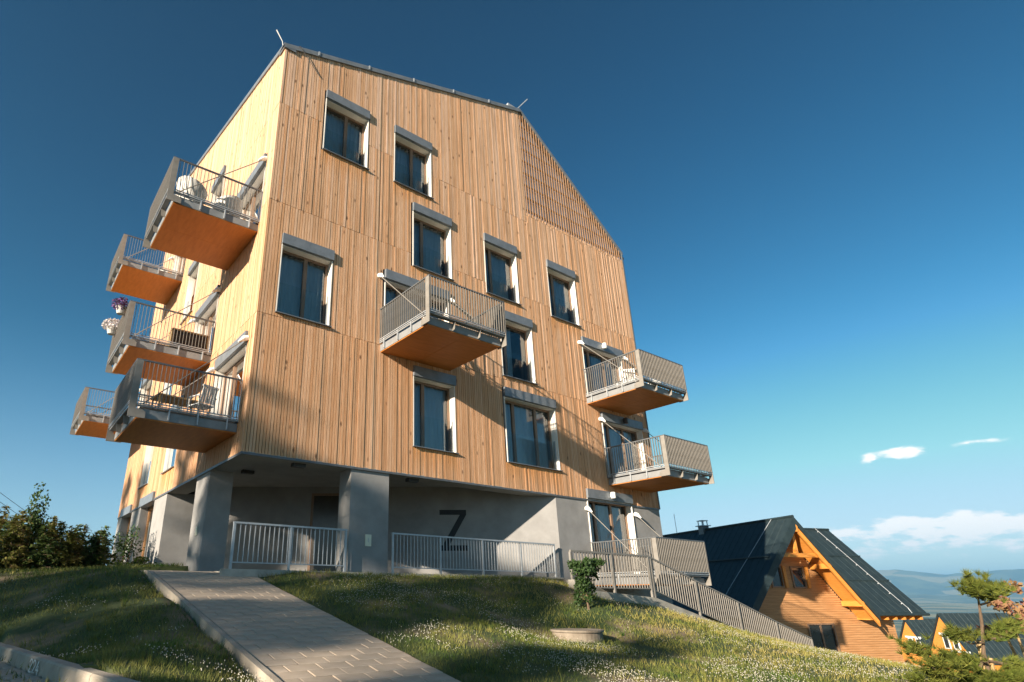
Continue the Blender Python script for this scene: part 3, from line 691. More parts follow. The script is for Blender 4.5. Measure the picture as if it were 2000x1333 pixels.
# porch railings between the columns
def bars(parent, p0, p1, n, z0a, z1a, z0b, z1b, me_w=.016, mt='galv', skip=()):
    """n balusters from p0 to p1; bottom and top heights run from a to b"""
    cache = {}
    for i in range(n):
        if i in skip: continue
        k = (i + .5) / n; x = p0[0] + (p1[0] - p0[0]) * k; y = p0[1] + (p1[1] - p0[1]) * k
        z0 = z0a + (z0b - z0a) * k; z1 = z1a + (z1b - z1a) * k; h = round(z1 - z0, 3)
        if h not in cache:
            cache[h] = MB().box(-me_w / 2, me_w / 2, -me_w / 2, me_w / 2, 0, h).mesh('baluster'); cache[h].materials.append(M[mt])
        link('baluster', cache[h], None, parent, (x, y, z0))
def porch_rail(x0, x1, posts, n):
    r = MB(); r.box(x0, x1, -.085, -.025, 1.03, 1.07); r.box(x0, x1, -.068, -.042, .19, .215)
    ro = obj('railing', r, M['galv'], house)
    for p in posts: obj('post', MB().box(p - .025, p + .025, -.08, -.03, .0, 1.029), M['galv'], ro)
    bars(ro, (x0, -.055), (x1, -.055), n, .216, 1.029, .216, 1.029)
porch_rail(-.03, 2.86, (0.0, 1.36, 2.83), 25); porch_rail(4.2, 10.42, (4.23, 5.8, 7.35, 8.9, 10.39), 56)

# ------------------------------------------------------------------ balconies (one built, the rest copied)
BLW, BLD = 2.72, 2.46
def make_balcony():
    f = MB(); f.box(.06, .125, -2.30, -.0, -.275, -.075); f.box(BLW - .125, BLW - .06, -2.30, -.0, -.275, -.075); f.box(.126, BLW - .126, -2.30, -2.235, -.274, -.076)
    f.box(.128, BLW - .128, -2.23, -.0, -.07, -.01); f.box(.03, BLW - .03, -2.445, -2.305, -.03, .012); f.box(.03, .057, -2.30, -.0, -.03, .012); f.box(BLW - .057, BLW - .03, -2.30, -.0, -.03, .012)
    b = obj('balcony', f, M['channel'], house)
    obj('soffit', MB().box(.075, BLW / 2 - .004, -2.285, -.0, -.300, -.279), M['ply'], b); obj('soffit', MB().box(BLW / 2 + .004, BLW - .075, -2.285, -.0, -.3015, -.279), M['ply'], b)
    t = MB(); t.box(.0, .05, -2.44, -.02, 1.05, 1.085); t.box(BLW - .05, BLW, -2.44, -.02, 1.05, 1.085); t.box(.0, BLW, -2.485, -2.441, 1.05, 1.085)
    obj('handrail', t, M['flash'], b)
    lo = MB()
    for z in (.02, .075): lo.box(.012, .042, -2.43, -.02, z, z + .022); lo.box(BLW - .042, BLW - .012, -2.43, -.02, z, z + .022); lo.box(.03, BLW - .03, -2.476, -2.45, z, z + .022)
    obj('bottom_rail', lo, M['galv'], b)
    for x in (-.012, BLW - .012):
        p = MB(); p.box(x, x + .024, -2.484, -2.335, -.10, 1.049)
        p.prism([(x, -2.484, -.101), (x, -2.484, -.30), (x, -2.12, -.30), (x, -2.12, -.16), (x, -2.20, -.101)], (.024, 0, 0))
        obj('corner_plate', p, M['steel'], b)
    for x in (.9, 1.8): obj('bracket', MB().prism([(x, -2.302, -.27), (x, -2.302, -.08), (x, -2.44, .02), (x, -2.40, -.25)], (.012, 0, 0)), M['steel'], b)
    for y in (-.25, -.95, -1.6):
        for x in (.0, BLW - .055): obj('bracket', MB().box(x + .004, x + .05, y - .03, y + .0, -.26, .018), M['galv'], b)
    me = MB().box(-.007, .007, -.026, .022, 0, .953).mesh('baluster'); me.materials.append(M['steel'])
    ms = MB().box(-.02, .02, -.006, .006, 0, .953).mesh('baluster_side'); ms.materials.append(M['steel'])
    nf, nsd = 29, 25
    for i in range(nf): link('baluster', me, None, b, (.06 + (BLW - .12) * i / (nf - 1), -2.463, .097))
    for i in range(nsd):
        for x in (.027, BLW - .027): link('baluster', ms, None, b, (x, -.05 - 2.24 * i / (nsd - 1), .097))
    for x in (-.02, BLW + .02):
        obj('tie_rod', MB().tube([(x, -.08, 2.16), (x, -2.22, .02)], .014, 6), M['steel'], b)
        a = MB(); a.tube([(x, .0, 2.22), (x, -.10, 2.19), (x, -.24, 2.06)], [.085, .075, .02], 8); obj('anchor', a, M['white'], b)
    return b
scan_kids()
bal0 = make_balcony(); scan_kids()
BALS = [('F', 12.88, 6.56), ('F', 13.62, 3.57), ('F', 12.27, .13), ('L', .60, 9.43), ('L', 9.83, 12.16), ('L', 3.70, 6.44), ('L', .46, 3.53), ('L', 12.35, 6.30)]
bal0.location = (3.68, -.012, 6.42)
for face, a, z in BALS:
    c = copy_tree(bal0)
    if face == 'F': c.location = (a, -.012, z)
    else: c.location = (-.012, a + BLW, z); c.rotation_euler = (0, 0, -math.pi / 2)

# ------------------------------------------------------------------ things on the balconies
def tub_chair(loc, rz_, label, m='wicker'):
    e = tag(empty('lounge_chair', loc, (0, 0, rz_)), label, 'chair')
    s = MB(); n = 22; vs = []
    for k in range(n + 1):
        a = rad(-125 + 250 * k / n); h = .56 + .27 * math.cos(a / 2) ** 3
        r0, r1 = .30, .40
        for (r, z) in ((r0, .10), (r1, .45), (r1 + .03, h), (r1 - .03, h), (r1 - .06, .42), (r0 - .05, .30)): vs.append((r * math.sin(a), r * math.cos(a), z))
    s.add(vs, [(6 * k + j, 6 * k + 6 + j, 6 * k + 6 + (j + 1) % 6, 6 * k + (j + 1) % 6) for k in range(n) for j in range(6)] + [(5, 4, 3, 2, 1, 0), tuple(6 * n + j for j in range(6))])
    obj('shell', s, M[m], e, smooth=False)
    obj('seat_cushion', MB().lathe([(.28, .28), (.33, .31), (.33, .40), (.27, .43)], (0, -.04, 0), 18), M['white'], e, smooth=True)
    for (x, y) in ((.2, .2), (-.2, .2), (.2, -.2), (-.2, -.2)): obj('leg', MB().tube([(x, y, .0), (x * .95, y * .95, .28)], .017, 6), M['galv'], e)
def garden_chair(loc, rz_, label, m='white'):
    e = tag(empty('garden_chair', loc, (0, 0, rz_)), label, 'chair')
    obj('seat', MB().box(-.22, .22, -.22, .22, .42, .45), M[m], e)
    b = MB()
    for i in range(6): b.hexa([(-.21 + i * .072, .20, .47), (-.155 + i * .072, .20, .47), (-.155 + i * .072, .22, .47), (-.21 + i * .072, .22, .47)], [(-.21 + i * .072, .29, .88), (-.155 + i * .072, .29, .88), (-.155 + i * .072, .31, .88), (-.21 + i * .072, .31, .88)])
    b.box(-.23, .23, .285, .318, .86, .91); obj('backrest', b, M[m], e)
    for sx in (-1, 1):
        obj('armrest', MB().box(sx * .235 - .02, sx * .235 + .02, -.2, .25, .63, .655), M[m], e)
        for y0, y1 in ((-.2, -.23), (.2, .26)): obj('leg', MB().tube([(sx * .23, y1, 0), (sx * .23, y0, .64)], .016, 6), M[m], e)
tub_chair((-1.80, 1.20, 9.425), 2.2, 'rounded white wicker lounge chair by the outer corner of the top corner balcony')
tub_chair((-.75, 1.35, 9.425), -2.6, 'grey-shaded wicker lounge chair beside the door on the top corner balcony')
garden_chair((-.7, 11.3, 12.155), -.6, 'white slatted garden chair on the highest balcony of the bright facade')
garden_chair((14.1, -1.15, 6.555), 2.3, 'white slatted garden chair on the upper end balcony of the shaded-joint facade')
garden_chair((14.9, -1.55, 6.555), -1.9, 'white slatted garden chair facing another on the upper end balcony')
garden_chair((5.2, -.8, 6.415), .5, 'white slatted garden chair behind the bars of the middle balcony')
def table(loc, rz_, label, lx, ly, h, m, name='balcony_table'):
    e = tag(empty(name, loc, (0, 0, rz_)), label, 'table')
    obj('tabletop', MB().box(-lx / 2, lx / 2, -ly / 2, ly / 2, h - .035, h), M[m], e)
    for sx in (-1, 1):
        for sy in (-1, 1): obj('leg', MB().box(sx * (lx / 2 - .05) - .02, sx * (lx / 2 - .05) + .02, sy * (ly / 2 - .05) - .02, sy * (ly / 2 - .05) + .02, 0, h - .036), M[m], e)
table((14.5, -.75, 6.555), .2, 'small round-edged pale table between white chairs on the upper end balcony', .6, .6, .70, 'white')
table((-1.2, 1.9, 3.525), .1, 'pale wooden table on the lowest corner balcony', 1.1, .65, .70, 'stake')
garden_chair((-.75, 1.2, 3.525), -2.8, 'white slatted garden chair by the table on the lowest corner balcony')
st = tag(empty('storage_bench', (-.62, 4.15, 6.435)), 'dark woven storage bench with wooden lid behind balcony bars', 'bench')
obj('body', MB().box(-.55, .5, -.22, .22, .02, .60), M['darkweave'], st); obj('lid', MB().box(-.58, .53, -.25, .25, .602, .645), M['stake'], st)
for x in (-.54, .49): obj('end_board', MB().box(x - .03, x + .03, -.235, .235, .0, .598), M['stake'], st)
def leaf_cloud(mb, c, rad3, n, size, shell=.35, up=.0, clump=0):
    cl = [Vector((random.gauss(0, .45), random.gauss(0, .45), random.gauss(0, .45))) for _ in range(clump)] if clump else None
    for _ in range(n):
        while True:
            d = Vector((random.uniform(-1, 1), random.uniform(-1, 1), random.uniform(-1, 1)))
            if d.length < 1 and d.length > shell * random.random(): break
        if cl: 
            q = random.choice(cl); d = q * .9 + d * .42
        p = Vector((c[0] + d.x * rad3[0], c[1] + d.y * rad3[1], c[2] + d.z * rad3[2]))
        s = size * random.uniform(.6, 1.3)
        a = Vector((random.gauss(0, 1), random.gauss(0, 1), random.gauss(0, .7) + up)).normalized(); b = a.orthogonal().normalized()
        b.rotate(Matrix.Rotation(random.random() * 6.28, 3, a)); b2 = a.cross(b)
        mb.add([p - b * s * .5, p + b2 * s * .32, p + b * s * .6, p - b2 * s * .32], [(0, 1, 2, 3)], random.random())
for (x, y, z, mt, lab) in ((-2.62, 4.35, 7.55, 'purple', 'hanging pot of purple flowers on the balcony rail'), (-2.62, 5.75, 7.42, 'wpetal', 'hanging pot of white flowers on the balcony rail')):
    e = tag(empty('flower_pot', (x, y, z - .25)), lab, 'flower pot')
    obj('pot', MB().lathe([(.10, .0), (.15, .20), (.165, .22), (.15, .22), (.14, .18)], (0, 0, 0), 14), M['terracotta'], e)
    h = MB().tube([(.1, 0, .2), (.22, 0, .26), (.30, 0, .12)], .012, 5); obj('hook', h, M['galv'], e)
    fo = MB(); leaf_cloud(fo, (0, 0, .30), (.30, .34, .22), 420, .07); obj('flowers', fo, M[mt], e)

# ------------------------------------------------------------------ retaining wall and guard railing
rwv = [(7.8, -2.85, -.10), (8.5, -2.85, -.36), (11.15, -2.85, -.53), (13.4, -2.85, -1.06), (15.7, -2.85, -1.68), (18.0, -2.85, -2.32), (20.4, -2.85, -2.95)]
rt = MB()
for (a, b) in zip(rwv[:-1], rwv[1:]):
    rt.hexa([(a[0], -2.95, -4.2), (b[0], -2.95, -4.2), (b[0], -2.75, -4.2), (a[0], -2.75, -4.2)], [(a[0], -2.95, a[2]), (b[0], -2.95, b[2]), (b[0], -2.75, b[2]), (a[0], -2.75, a[2])])
rt.hexa([(7.8, -2.949, -4.2), (8.0, -2.749, -4.2), (10.75, -.03, -4.2), (10.5, -.03, -4.2)], [(7.8, -2.949, -.12), (8.0, -2.749, -.12), (10.75, -.03, .02), (10.5, -.03, .02)])
tag(obj('retaining_wall', rt, M['plinth']), 'low stepped concrete retaining wall beside the ground-floor terrace', 'wall')
gr = tag(empty('guard_railing', (11.15, -2.85, -.53)), 'galvanised guard railing running down beside the lawn', 'railing')
def grail(p):  # helper: child positions are relative to the railing's base
    return Vector(p) - gr.location
top = [(7.85, .60), (11.16, .585), (13.44, -.05), (15.7, -.66), (18.0, -1.30), (20.35, -1.90)]
for i, (a, b) in enumerate(zip(top[:-1], top[1:])):
    for (dz, w, hname) in ((0, .024, 'handrail'), (-.88, .014, 'bottom_rail')):
        m = MB(); p0, p1 = grail((a[0] + .001, -2.85, a[1] + dz)), grail((b[0] - .001, -2.85, b[1] + dz))
        m.hexa([p0 + Vector((0, -w, -w)), p1 + Vector((0, -w, -w)), p1 + Vector((0, w, -w)), p0 + Vector((0, w, -w))], [p0 + Vector((0, -w, w)), p1 + Vector((0, -w, w)), p1 + Vector((0, w, w)), p0 + Vector((0, w, w))])
        obj(hname, m, M['steel'], gr)
    n = max(8, int((b[0] - a[0]) / .118))
    for k in range(n):
        t = (k + .5) / n; x = a[0] + (b[0] - a[0]) * t; z = a[1] + (b[1] - a[1]) * t
        link('baluster', bpy.data.meshes.get('guard_bar') or MB().box(-.008, .008, -.016, .016, -.868, -.024).mesh('guard_bar'), M['steel'], gr, grail((x, -2.85, z)))
for (x, z) in top + [(9.5, .59)]:
    obj('post', MB().box(-.028, .028, -.028, .028, -1.2, -.025), M['steel'], gr, grail((x, -2.85, z)))
obj('post', MB().box(-.028, .028, -.028, .028, -1.2, -.025), M['steel'], gr, grail((11.27, -2.85, .55)))

# manhole ring in the lawn
mh = tag(empty('manhole', (5.70, -4.66, float(T(5.70, -4.66)[0]))), 'round concrete manhole ring standing out of the lawn', 'manhole')
obj('ring', MB().lathe([(.50, -.3), (.50, .07), (.49, .085), (.44, .09)], (0, 0, 0), 36), M['oldconcrete'], mh)
obj('cover', MB().lathe([(.53, .091), (.53, .12), (.52, .128)], (0, 0, 0), 36), M['oldconcrete'], mh)

# ------------------------------------------------------------------ chalet next door
cz = rad(-22.3); CU = Vector((math.cos(cz), math.sin(cz), 0)); CV = Vector((-math.sin(cz), math.cos(cz), 0)); CO = Vector((33.708, 2.298, 3.856))
chal = tag(empty('chalet', (CO.x, CO.y, CO.z - 10), (0, 0, cz)), 'orange timber chalet with steep dark metal roof beside the apartment block', 'house')
def cp(u, v, z): return Vector((u, v, z + 10))          # local to the chalet
def thick(mb, pts, t=.12):                                # roof sheet with thickness straight down
    pts = [Vector(p) for p in pts]; mb.prism(pts, (0, 0, -t))
S_ = 1.225; EV = 4.35
rl = MB(); thick(rl, [cp(0, 0, 0), cp(0, 15, 0), cp(-EV, 15, -EV * S_), cp(-EV, 0, -EV * S_)]); ro1 = obj('roof', rl, M['roofmetal'], chal)
rr_ = MB(); thick(rr_, [cp(EV, 0, -EV * S_), cp(EV, .5, -EV * S_), cp(0.01, 5.6, 0), cp(.01, 0, 0)]); thick(rr_, [cp(.01, 5.6, 0), cp(EV, 10.7, -EV * S_), cp(EV, 15, -EV * S_), cp(.01, 15, 0)]); ro2 = obj('roof', rr_, M['roofmetal'], chal)
wg = MB(); thick(wg, [cp(4.28, .5, -5.22), cp(8.45, .5, -5.22), cp(8.45, 5.6, .0), cp(0.02, 5.6, 0)]); thick(wg, [cp(.02, 5.61, 0), cp(8.45, 5.61, .0), cp(8.45, 10.7, -5.22), cp(4.28, 10.7, -5.22)]); ro3 = obj('roof', wg, M['roofmetal'], chal)
# standing seams
def seam(a, b, par, n_=Vector((0, 0, 1))): obj('seam', MB().tube([a + n_ * .004, b + n_ * .004], .011, 4), M['roofmetal'], par)
for v in np.arange(.5, 15, .52): seam(cp(-.02, v, -.02), cp(-EV, v, -EV * S_), ro1)
for u in np.arange(4.9, 8.4, .52):
    seam(cp(u, .5, -5.22), cp(u, 5.6, 0), ro3)
obj('ridge_cap', MB().tube([cp(0, -.02, .02), cp(0, 15, .02)], .09, 6), M['roofmetal'], ro1); obj('ridge_cap', MB().tube([cp(.3, 5.6, .02), cp(8.46, 5.6, .02)], .09, 6), M['roofmetal'], ro3)
# snow guards and lightning conductors on stand-offs
obj('snow_guard', MB().tube([cp(-1.92, .3, -2.22), cp(-1.92, 15, -2.22)], .05, 5), M['roofmetal'], ro1)
for vv in (2.2, 3.7):
    z = -5.22 + (vv - .5) * 1.0235
    g = MB(); g.tube([cp(8.4 - (.0), vv, z + .08), cp(5.2, vv, z + .08)], .045, 5)
    for u in np.arange(5.3, 8.4, .26): g.box(u - .05, u + .05, vv - .03, vv + .03, z + 10.0, z + 10.10)
    obj('snow_guard', g, M['roofmetal'], ro3)
obj('conductor', MB().tube([cp(-.05, 1.5, .05), cp(-3.3, 2.3, -3.95), cp(-4.3, 2.3, -5.1)], .018, 4), M['galv'], ro1)
obj('conductor', MB().tube([cp(7.3, 5.6, .12), cp(7.3, .6, -4.98), cp(7.35, .45, -5.3)], .018, 4), M['galv'], ro3)
for k in range(9):
    v = .9 + k * .56; obj('conductor_clip', MB().lathe([(.03, 0), (.04, .03), (.03, .06)], cp(7.3, v, -5.22 + (v - .5) * 1.0235 + .03), 8), M['galv'], ro3)
# verge boards and fascia
for sgn in (-1, 1):
    h_ = .60 if sgn < 0 else .30
    p = [cp(0, -.06, -.0), cp(sgn * EV, -.06, -EV * S_), cp(sgn * EV, -.06, -EV * S_ - h_), cp(0, -.06, -h_ - .1)]
    obj('verge_trim', MB().prism(p if sgn > 0 else p[::-1], (0, .05, 0)), M['roofmetal'], chal)
    if sgn > 0:
        q = [cp(0, .0, -.41), cp(sgn * (EV - .05), .0, -EV * S_ - .31), cp(sgn * (EV - .05), .0, -EV * S_ - .60), cp(0, .0, -.74)]
        obj('barge_board', MB().prism(q, (0, .10, 0)), M['orange'], chal)
    so_ = [cp(0, .1, -.30), cp(sgn * EV, .1, -EV * S_ - .25), cp(sgn * EV, 1.29, -EV * S_ - .25), cp(0, 1.29, -.30)]
    obj('eave_soffit', MB().prism(so_ if sgn < 0 else so_[::-1], (0, 0, -.04)), M['orange'], chal)
    for t in (.42, .8):
        u = sgn * EV * t; z = -abs(u) * S_
        pr = MB(); pr.box(u - .11, u + .11, .02, 1.3, z + 10 - .62, z + 10 - .34); obj('purlin', pr, M['orange'], chal)
pr = MB(); pr.box(-.13, .13, -.05, 1.3, 10 - .85, 10 - .45); obj('ridge_beam', pr, M['orange'], chal)
cb = MB(); cb.box(-1.5, 1.5, .25, .42, 10 - 2.25, 10 - 2.02); obj('collar_beam', cb, M['orange'], chal)
obj('collar_post', MB().box(-.1, .1, .25, .42, 10 - 2.01, 10 - .86), M['orange'], chal)
# timber wall, every board a piece; openings left out
CW = [(-1.08, -.40, -3.80, -2.77), (.42, 1.16, -3.83, -2.78), (.75, 2.42, -8.0, -5.88)]
wall = obj('wall', MB().box(-3.9, 6.8, 1.42, 1.6, .0, 4.4), M['siding'], chal)
wall.data.materials.clear(); wall.data.materials.append(M['siding'])
zb = -9.8
while zb < -.55:
    zt = zb + .125; lim = min(3.95, (-zb - .36) / S_) if zb > -5.3 else 99
    l, r = -min(lim, 3.95), (lim if zb > -5.3 else 6.9)
    spans = [(l, r)]
    for (a, b, c, d) in CW:
        if zt > c and zb < d: spans = [x for s0, s1 in spans for x in ((s0, min(s1, a)), (max(s0, b), s1)) if x[1] - x[0] > .05]
    for (s0, s1) in spans: obj('board', MB().box(s0, s1, 1.36 + random.uniform(-.006, .006), 1.42, zb + 10, zt + 10 - .014), M['siding'], wall)
    zb = zt
obj('wall', MB().add([cp(-3.9, 1.43, -5.6), cp(3.9, 1.43, -5.6), cp(0, 1.43, -.75)], [(0, 1, 2)]), M['siding'], chal)
obj('wall', MB().box(6.5, 6.9, 1.6, 9.5, 0, 4.6), M['siding'], chal); obj('wall', MB().box(-3.9, -3.6, 1.6, 14.5, 0, 4.6), M['siding'], chal)
obj('wall', MB().add([cp(8.0, 1.5, -5.4), cp(8.0, 9.7, -5.4), cp(8.0, 5.6, -.4)], [(0, 1, 2)]), M['siding'], chal)
for k in range(7): obj('rafter_end', MB().box(4.3 + k * .62, 4.42 + k * .62, .55, 1.7, 10 - 5.62, 10 - 5.36), M['orange'], chal)
obj('gutter', MB().tube([cp(4.3, .42, -5.34), cp(8.5, .42, -5.34)], .075, 8), M['roofmetal'], chal); obj('gutter', MB().tube([cp(-EV - .05, 0, -EV * S_ - .1), cp(-EV - .05, 15, -EV * S_ - .1)], .075, 8), M['roofmetal'], chal)
for (a, b, c, d) in CW:
    f_ = MB(); t = .08; c_, d_ = c + 10, d + 10
    f_.box(a - .09, a, 1.30, 1.55, c_ - .08, d_ + .08); f_.box(b, b + .09, 1.30, 1.55, c_ - .08, d_ + .08); f_.box(a, b, 1.30, 1.55, d_, d_ + .08); f_.box(a, b, 1.30, 1.55, c_ - .08, c_)
    w_ = obj('window', f_, M['frame'], chal); obj('pane', MB().box(a, b, 1.395, 1.41, c_, d_), M['darkglass'], w_)
    if b - a > 1: obj('mullion', MB().box((a + b) / 2 - .05, (a + b) / 2 + .05, 1.35, 1.394, c_, d_), M['frame'], w_)
    else: obj('shutter', MB().box(b + .1, b + .30, 1.22, 1.30, c_ - .08, d_ + .08), M['orange'], w_)
ch = MB(); ch.box(-.24, .24, 7.4, 7.9, 9.6, 10.26); chim = obj('chimney', ch, M['flash'], chal)
obj('chimney_cap', MB().box(-.36, .36, 7.28, 8.02, 10.261, 10.31), M['galv'], chim)
cc = MB(); [cc.box(sx * .2 - .025, sx * .2 + .025, 7.65 + sy * .2 - .025, 7.65 + sy * .2 + .025, 10.311, 10.62) for sx in (-1, 1) for sy in (-1, 1)]; cc.box(-.27, .27, 7.38, 7.92, 10.62, 10.66); obj('chimney_cowl', cc, M['galv'], chim)
obj('aerial', MB().tube([cp(0, 10.6, 0), cp(0, 10.6, 1.5)], .02, 4), M['galv'], chal)

# ------------------------------------------------------------------ cottages further down the hill
def cottage(apex, label, ln=9.0, hw=2.7, s=1.48, trim=True):
    a_ = math.atan2(RT.y, RT.x)
    e = tag(empty('cottage', (apex[0], apex[1], apex[2] - 6), (0, 0, a_)), label, 'house', 'row of gabled cottages down the hill')
    zz = -hw * s
    for sg in (-1, 1):
        r = MB(); pts = [(-.15, 0, 6), (ln, 0, 6), (ln, sg * hw, 6 + zz), (-.15, sg * hw, 6 + zz)]; r.prism(pts if sg < 0 else pts[::-1], (0, 0, -.12)); rr2 = obj('roof', r, M['roofmetal'], e)
        for u in np.arange(.3, ln, .5): obj('seam', MB().tube([(u, 0, 6.02), (u, sg * hw, 6.02 + zz)], .02, 4), M['roofmetal'], rr2)
    obj('gable_wall', MB().prism([(0, -hw + .2, 0), (0, hw - .2, 0), (0, hw - .2, 6 + zz + .1), (0, 0, 5.75), (0, -hw + .2, 6 + zz + .1)], (.2, 0, 0)), M['orange'], e)
    obj('side_wall', MB().box(.2, ln - .2, -hw + .2, -hw + .4, 0, 6 + zz), M['orange'], e)
    for (y0, y1) in ((-.24, .20), (-1.22, -.80)):
        f_ = MB(); f_.box(-.06, -.002, y0 - .10, y1 + .10, 2.95, 4.12); w_ = obj('window', f_, M['white'], e); obj('pane', MB().box(-.075, -.061, y0, y1, 3.03, 4.03), M['black'], w_)
    if trim: obj('trim_band', MB().box(-.08, -.01, -1.45, .55, 4.13, 4.30), M['white'], e); obj('trim_band', MB().box(-.085, -.012, -2.2, -.2, 2.72, 2.88), M['white'], e)
cottage((70.42, 6.63, -1.97), 'orange gabled cottage with two white-framed windows and dark roof', 10)
cottage((77.15, 11.40, -2.69), 'orange gabled cottage half hidden behind the next cottage roof', 8)
cottage((86.0, -2.6, -3.6), 'far end cottage of the row with a bare orange gable', 9, trim=False)

# ------------------------------------------------------------------ plants
def conifer(loc, h, r, n_whorl, label, name='spruce', mt='needle', group=None, dens=1.0, leaf=.10, bare=.05):
    e = tag(empty(name, loc), label, 'tree', group)
    lean = (random.uniform(-.03, .03) * h, random.uniform(-.03, .03) * h)
    tr = MB(); tr.tube([(0, 0, -.2), (lean[0] * .5, lean[1] * .5, h * .5), (lean[0], lean[1], h)], [.018 * h + .01, .011 * h, .003], 6)
    tk = obj('trunk', tr, M['bark'], e)
    cr = MB(); br = MB()
    for w in range(n_whorl):
        t = (w + random.random() * .7) / n_whorl; z = h * (bare + (1 - bare) * t); ln = r * (1 - t) ** .8 * random.uniform(.75, 1.15) + .04 * h * (1 - t)
        nb = random.randint(5, 8)
        for k in range(nb):
            a = random.random() * 6.283; l2 = ln * random.uniform(.7, 1.1)
            c = Vector((lean[0] * t, lean[1] * t, z)); d = Vector((math.cos(a), math.sin(a), random.uniform(-.25, .15)))
            br.tube([c, c + d * l2], [.006 * h * (1 - t) + .004, .003], 4)
            m = max(4, int(l2 / leaf * 3.2 * dens))
            for q in range(m):
                s = (q + random.random()) / m; p = c + d * l2 * s + Vector((random.gauss(0, leaf * .5), random.gauss(0, leaf * .5), random.gauss(0, leaf * .35) - leaf * .25))
                sz = leaf * random.uniform(.7, 1.5); ax = (d + Vector((random.gauss(0, .5), random.gauss(0, .5), random.gauss(0, .4)))).normalized()
                sd = ax.cross(Vector((random.gauss(0, .4), random.gauss(0, .4), 1))).normalized()
                cr.add([p - ax * sz * .4, p + sd * sz * .28, p + ax * sz * .9, p - sd * sz * .28], [(0, 1, 2, 3)], random.random())
    obj('branches', br, M['bark'], tk)['kind'] = 'stuff'
    obj('crown', cr, M[mt], e); return e
def shrub(loc, h, r, n, label, mt='leaf', name='shrub', size=.07, stems=5, group=None, clump=9):
    e = tag(empty(name, loc), label, 'shrub', group); s = MB()
    for k in range(stems):
        a = random.random() * 6.28; s.tube([(0, 0, -.1), (math.cos(a) * r * .3, math.sin(a) * r * .3, h * .5), (math.cos(a) * r * .55, math.sin(a) * r * .55, h * .85)], [.018, .012, .005], 5)
    obj('stems', s, M['bark'], e); c = MB(); leaf_cloud(c, (0, 0, h * .58), (r, r, h * .45), n, size, .3, .4, clump); obj('foliage', c, M[mt], e)
def G(x, y): return float(T(x, y)[0])
# hedge of young trees to the left of the house
HEDGE = [(-4.45, 6.6, 1.75, 'olive'), (-4.05, 7.4, 1.6, 'needle'), (-3.75, 6.4, 1.65, 'olive'), (-3.35, 7.2, 1.55, 'needle'), (-3.05, 6.3, 1.45, 'olive'), (-2.7, 7.1, 1.5, 'needle'), (-2.4, 6.4, 1.35, 'needle'), (-2.05, 7.3, 1.45, 'olive'),
         (-4.6, 5.9, 1.5, 'needle'), (-3.9, 5.8, 1.4, 'olive'), (-3.2, 5.7, 1.35, 'needle'), (-2.6, 5.8, 1.25, 'olive'), (-1.95, 6.0, 1.15, 'needle'), (-4.8, 7.6, 1.95, 'needle'), (-4.2, 8.3, 2.0, 'olive'), (-3.5, 8.5, 1.9, 'needle'), (-2.8, 8.4, 1.8, 'olive'), (-1.75, 6.8, 1.3, 'needle'), (-5.2, 6.7, 1.7, 'olive'), (-1.45, 7.9, 1.5, 'needle')]
for i, (x, y, h, mt) in enumerate(HEDGE):
    conifer((x, y, G(x, y) - .02), h, .62, 16, 'olive-tinged young spruce in the dense hedge beside the house' if mt == 'olive' else 'dark green young spruce in the dense hedge beside the house', 'young_spruce', mt,
            'olive hedge spruces' if mt == 'olive' else 'dark hedge spruces', 1.7, .085, .0)
shrub((-3.45, 6.9, .05), 2.2, .30, 1100, 'tall leafy young tree rising above the spruce hedge', 'leaf', 'young_tree', .09, 4, None, 22)
shrub((-.62, 8.4, .05), 1.75, .50, 600, 'loose leafy shrub against the concrete wall of the house', 'leaf', 'leafy_shrub', .08)
shrub((-1.0, 5.6, .05), .52, .55, 900, 'low bright lime-green bush at the end of the hedge', 'lime', 'low_bush', .07)
shrub((-.42, 5.5, .05), .34, .34, 500, 'low dark bush at the foot of the concrete wall', 'needle', 'low_bush', .06)
st_ = MB().lathe([(.02, 0), (.13, .02), (.15, .10), (.10, .18), (.02, .21)], (0, 0, 0), 9); tag(obj('boulder', st_, M['kerb'], None, (-.1, 5.2, .04), smooth=True), 'small pale boulder beside the low dark bush', 'stone')
for i, (x, y, h) in enumerate(((-6.0, 30, 6.2), (-3.2, 34, 6.6), (-.6, 38, 6.0), (-8.5, 36, 6.8))):
    conifer((x, y, -1.9), h, 1.5, 20, 'spruce standing far behind the hedge', 'spruce', 'olive', 'spruces behind the hedge', .5, .28)
# shrub in front of the terrace
e = (7.25, -3.75); gz = G(*e)
bs = tag(empty('young_shrub', (e[0], e[1], gz)), 'leafy green shrub growing in front of the terrace railing', 'shrub')
s = MB(); s.tube([(0, 0, -.1), (-.02, 0, .5), (-.06, .03, 1.05)], [.03, .024, .010], 6); s.tube([(0, 0, .45), (.22, .02, .85), (.50, .0, 1.0)], [.018, .014, .006], 5); s.tube([(0, 0, .3), (-.18, 0, .8)], [.015, .006], 5)
obj('stems', s, M['bark'], bs); c = MB()
for (cx, cy, cz_, rx, rzz, n) in ((-.05, 0, .48, .25, .42, 1300), (-.08, 0, .92, .32, .22, 900), (.28, 0, 1.02, .30, .16, 600), (.55, -.03, 1.05, .18, .10, 160), (.30, .05, .78, .22, .10, 140)): leaf_cloud(c, (cx, cy, cz_), (rx, rx, rzz), n, .068, .1, .3, 14)
obj('foliage', c, M['leaf'], bs)
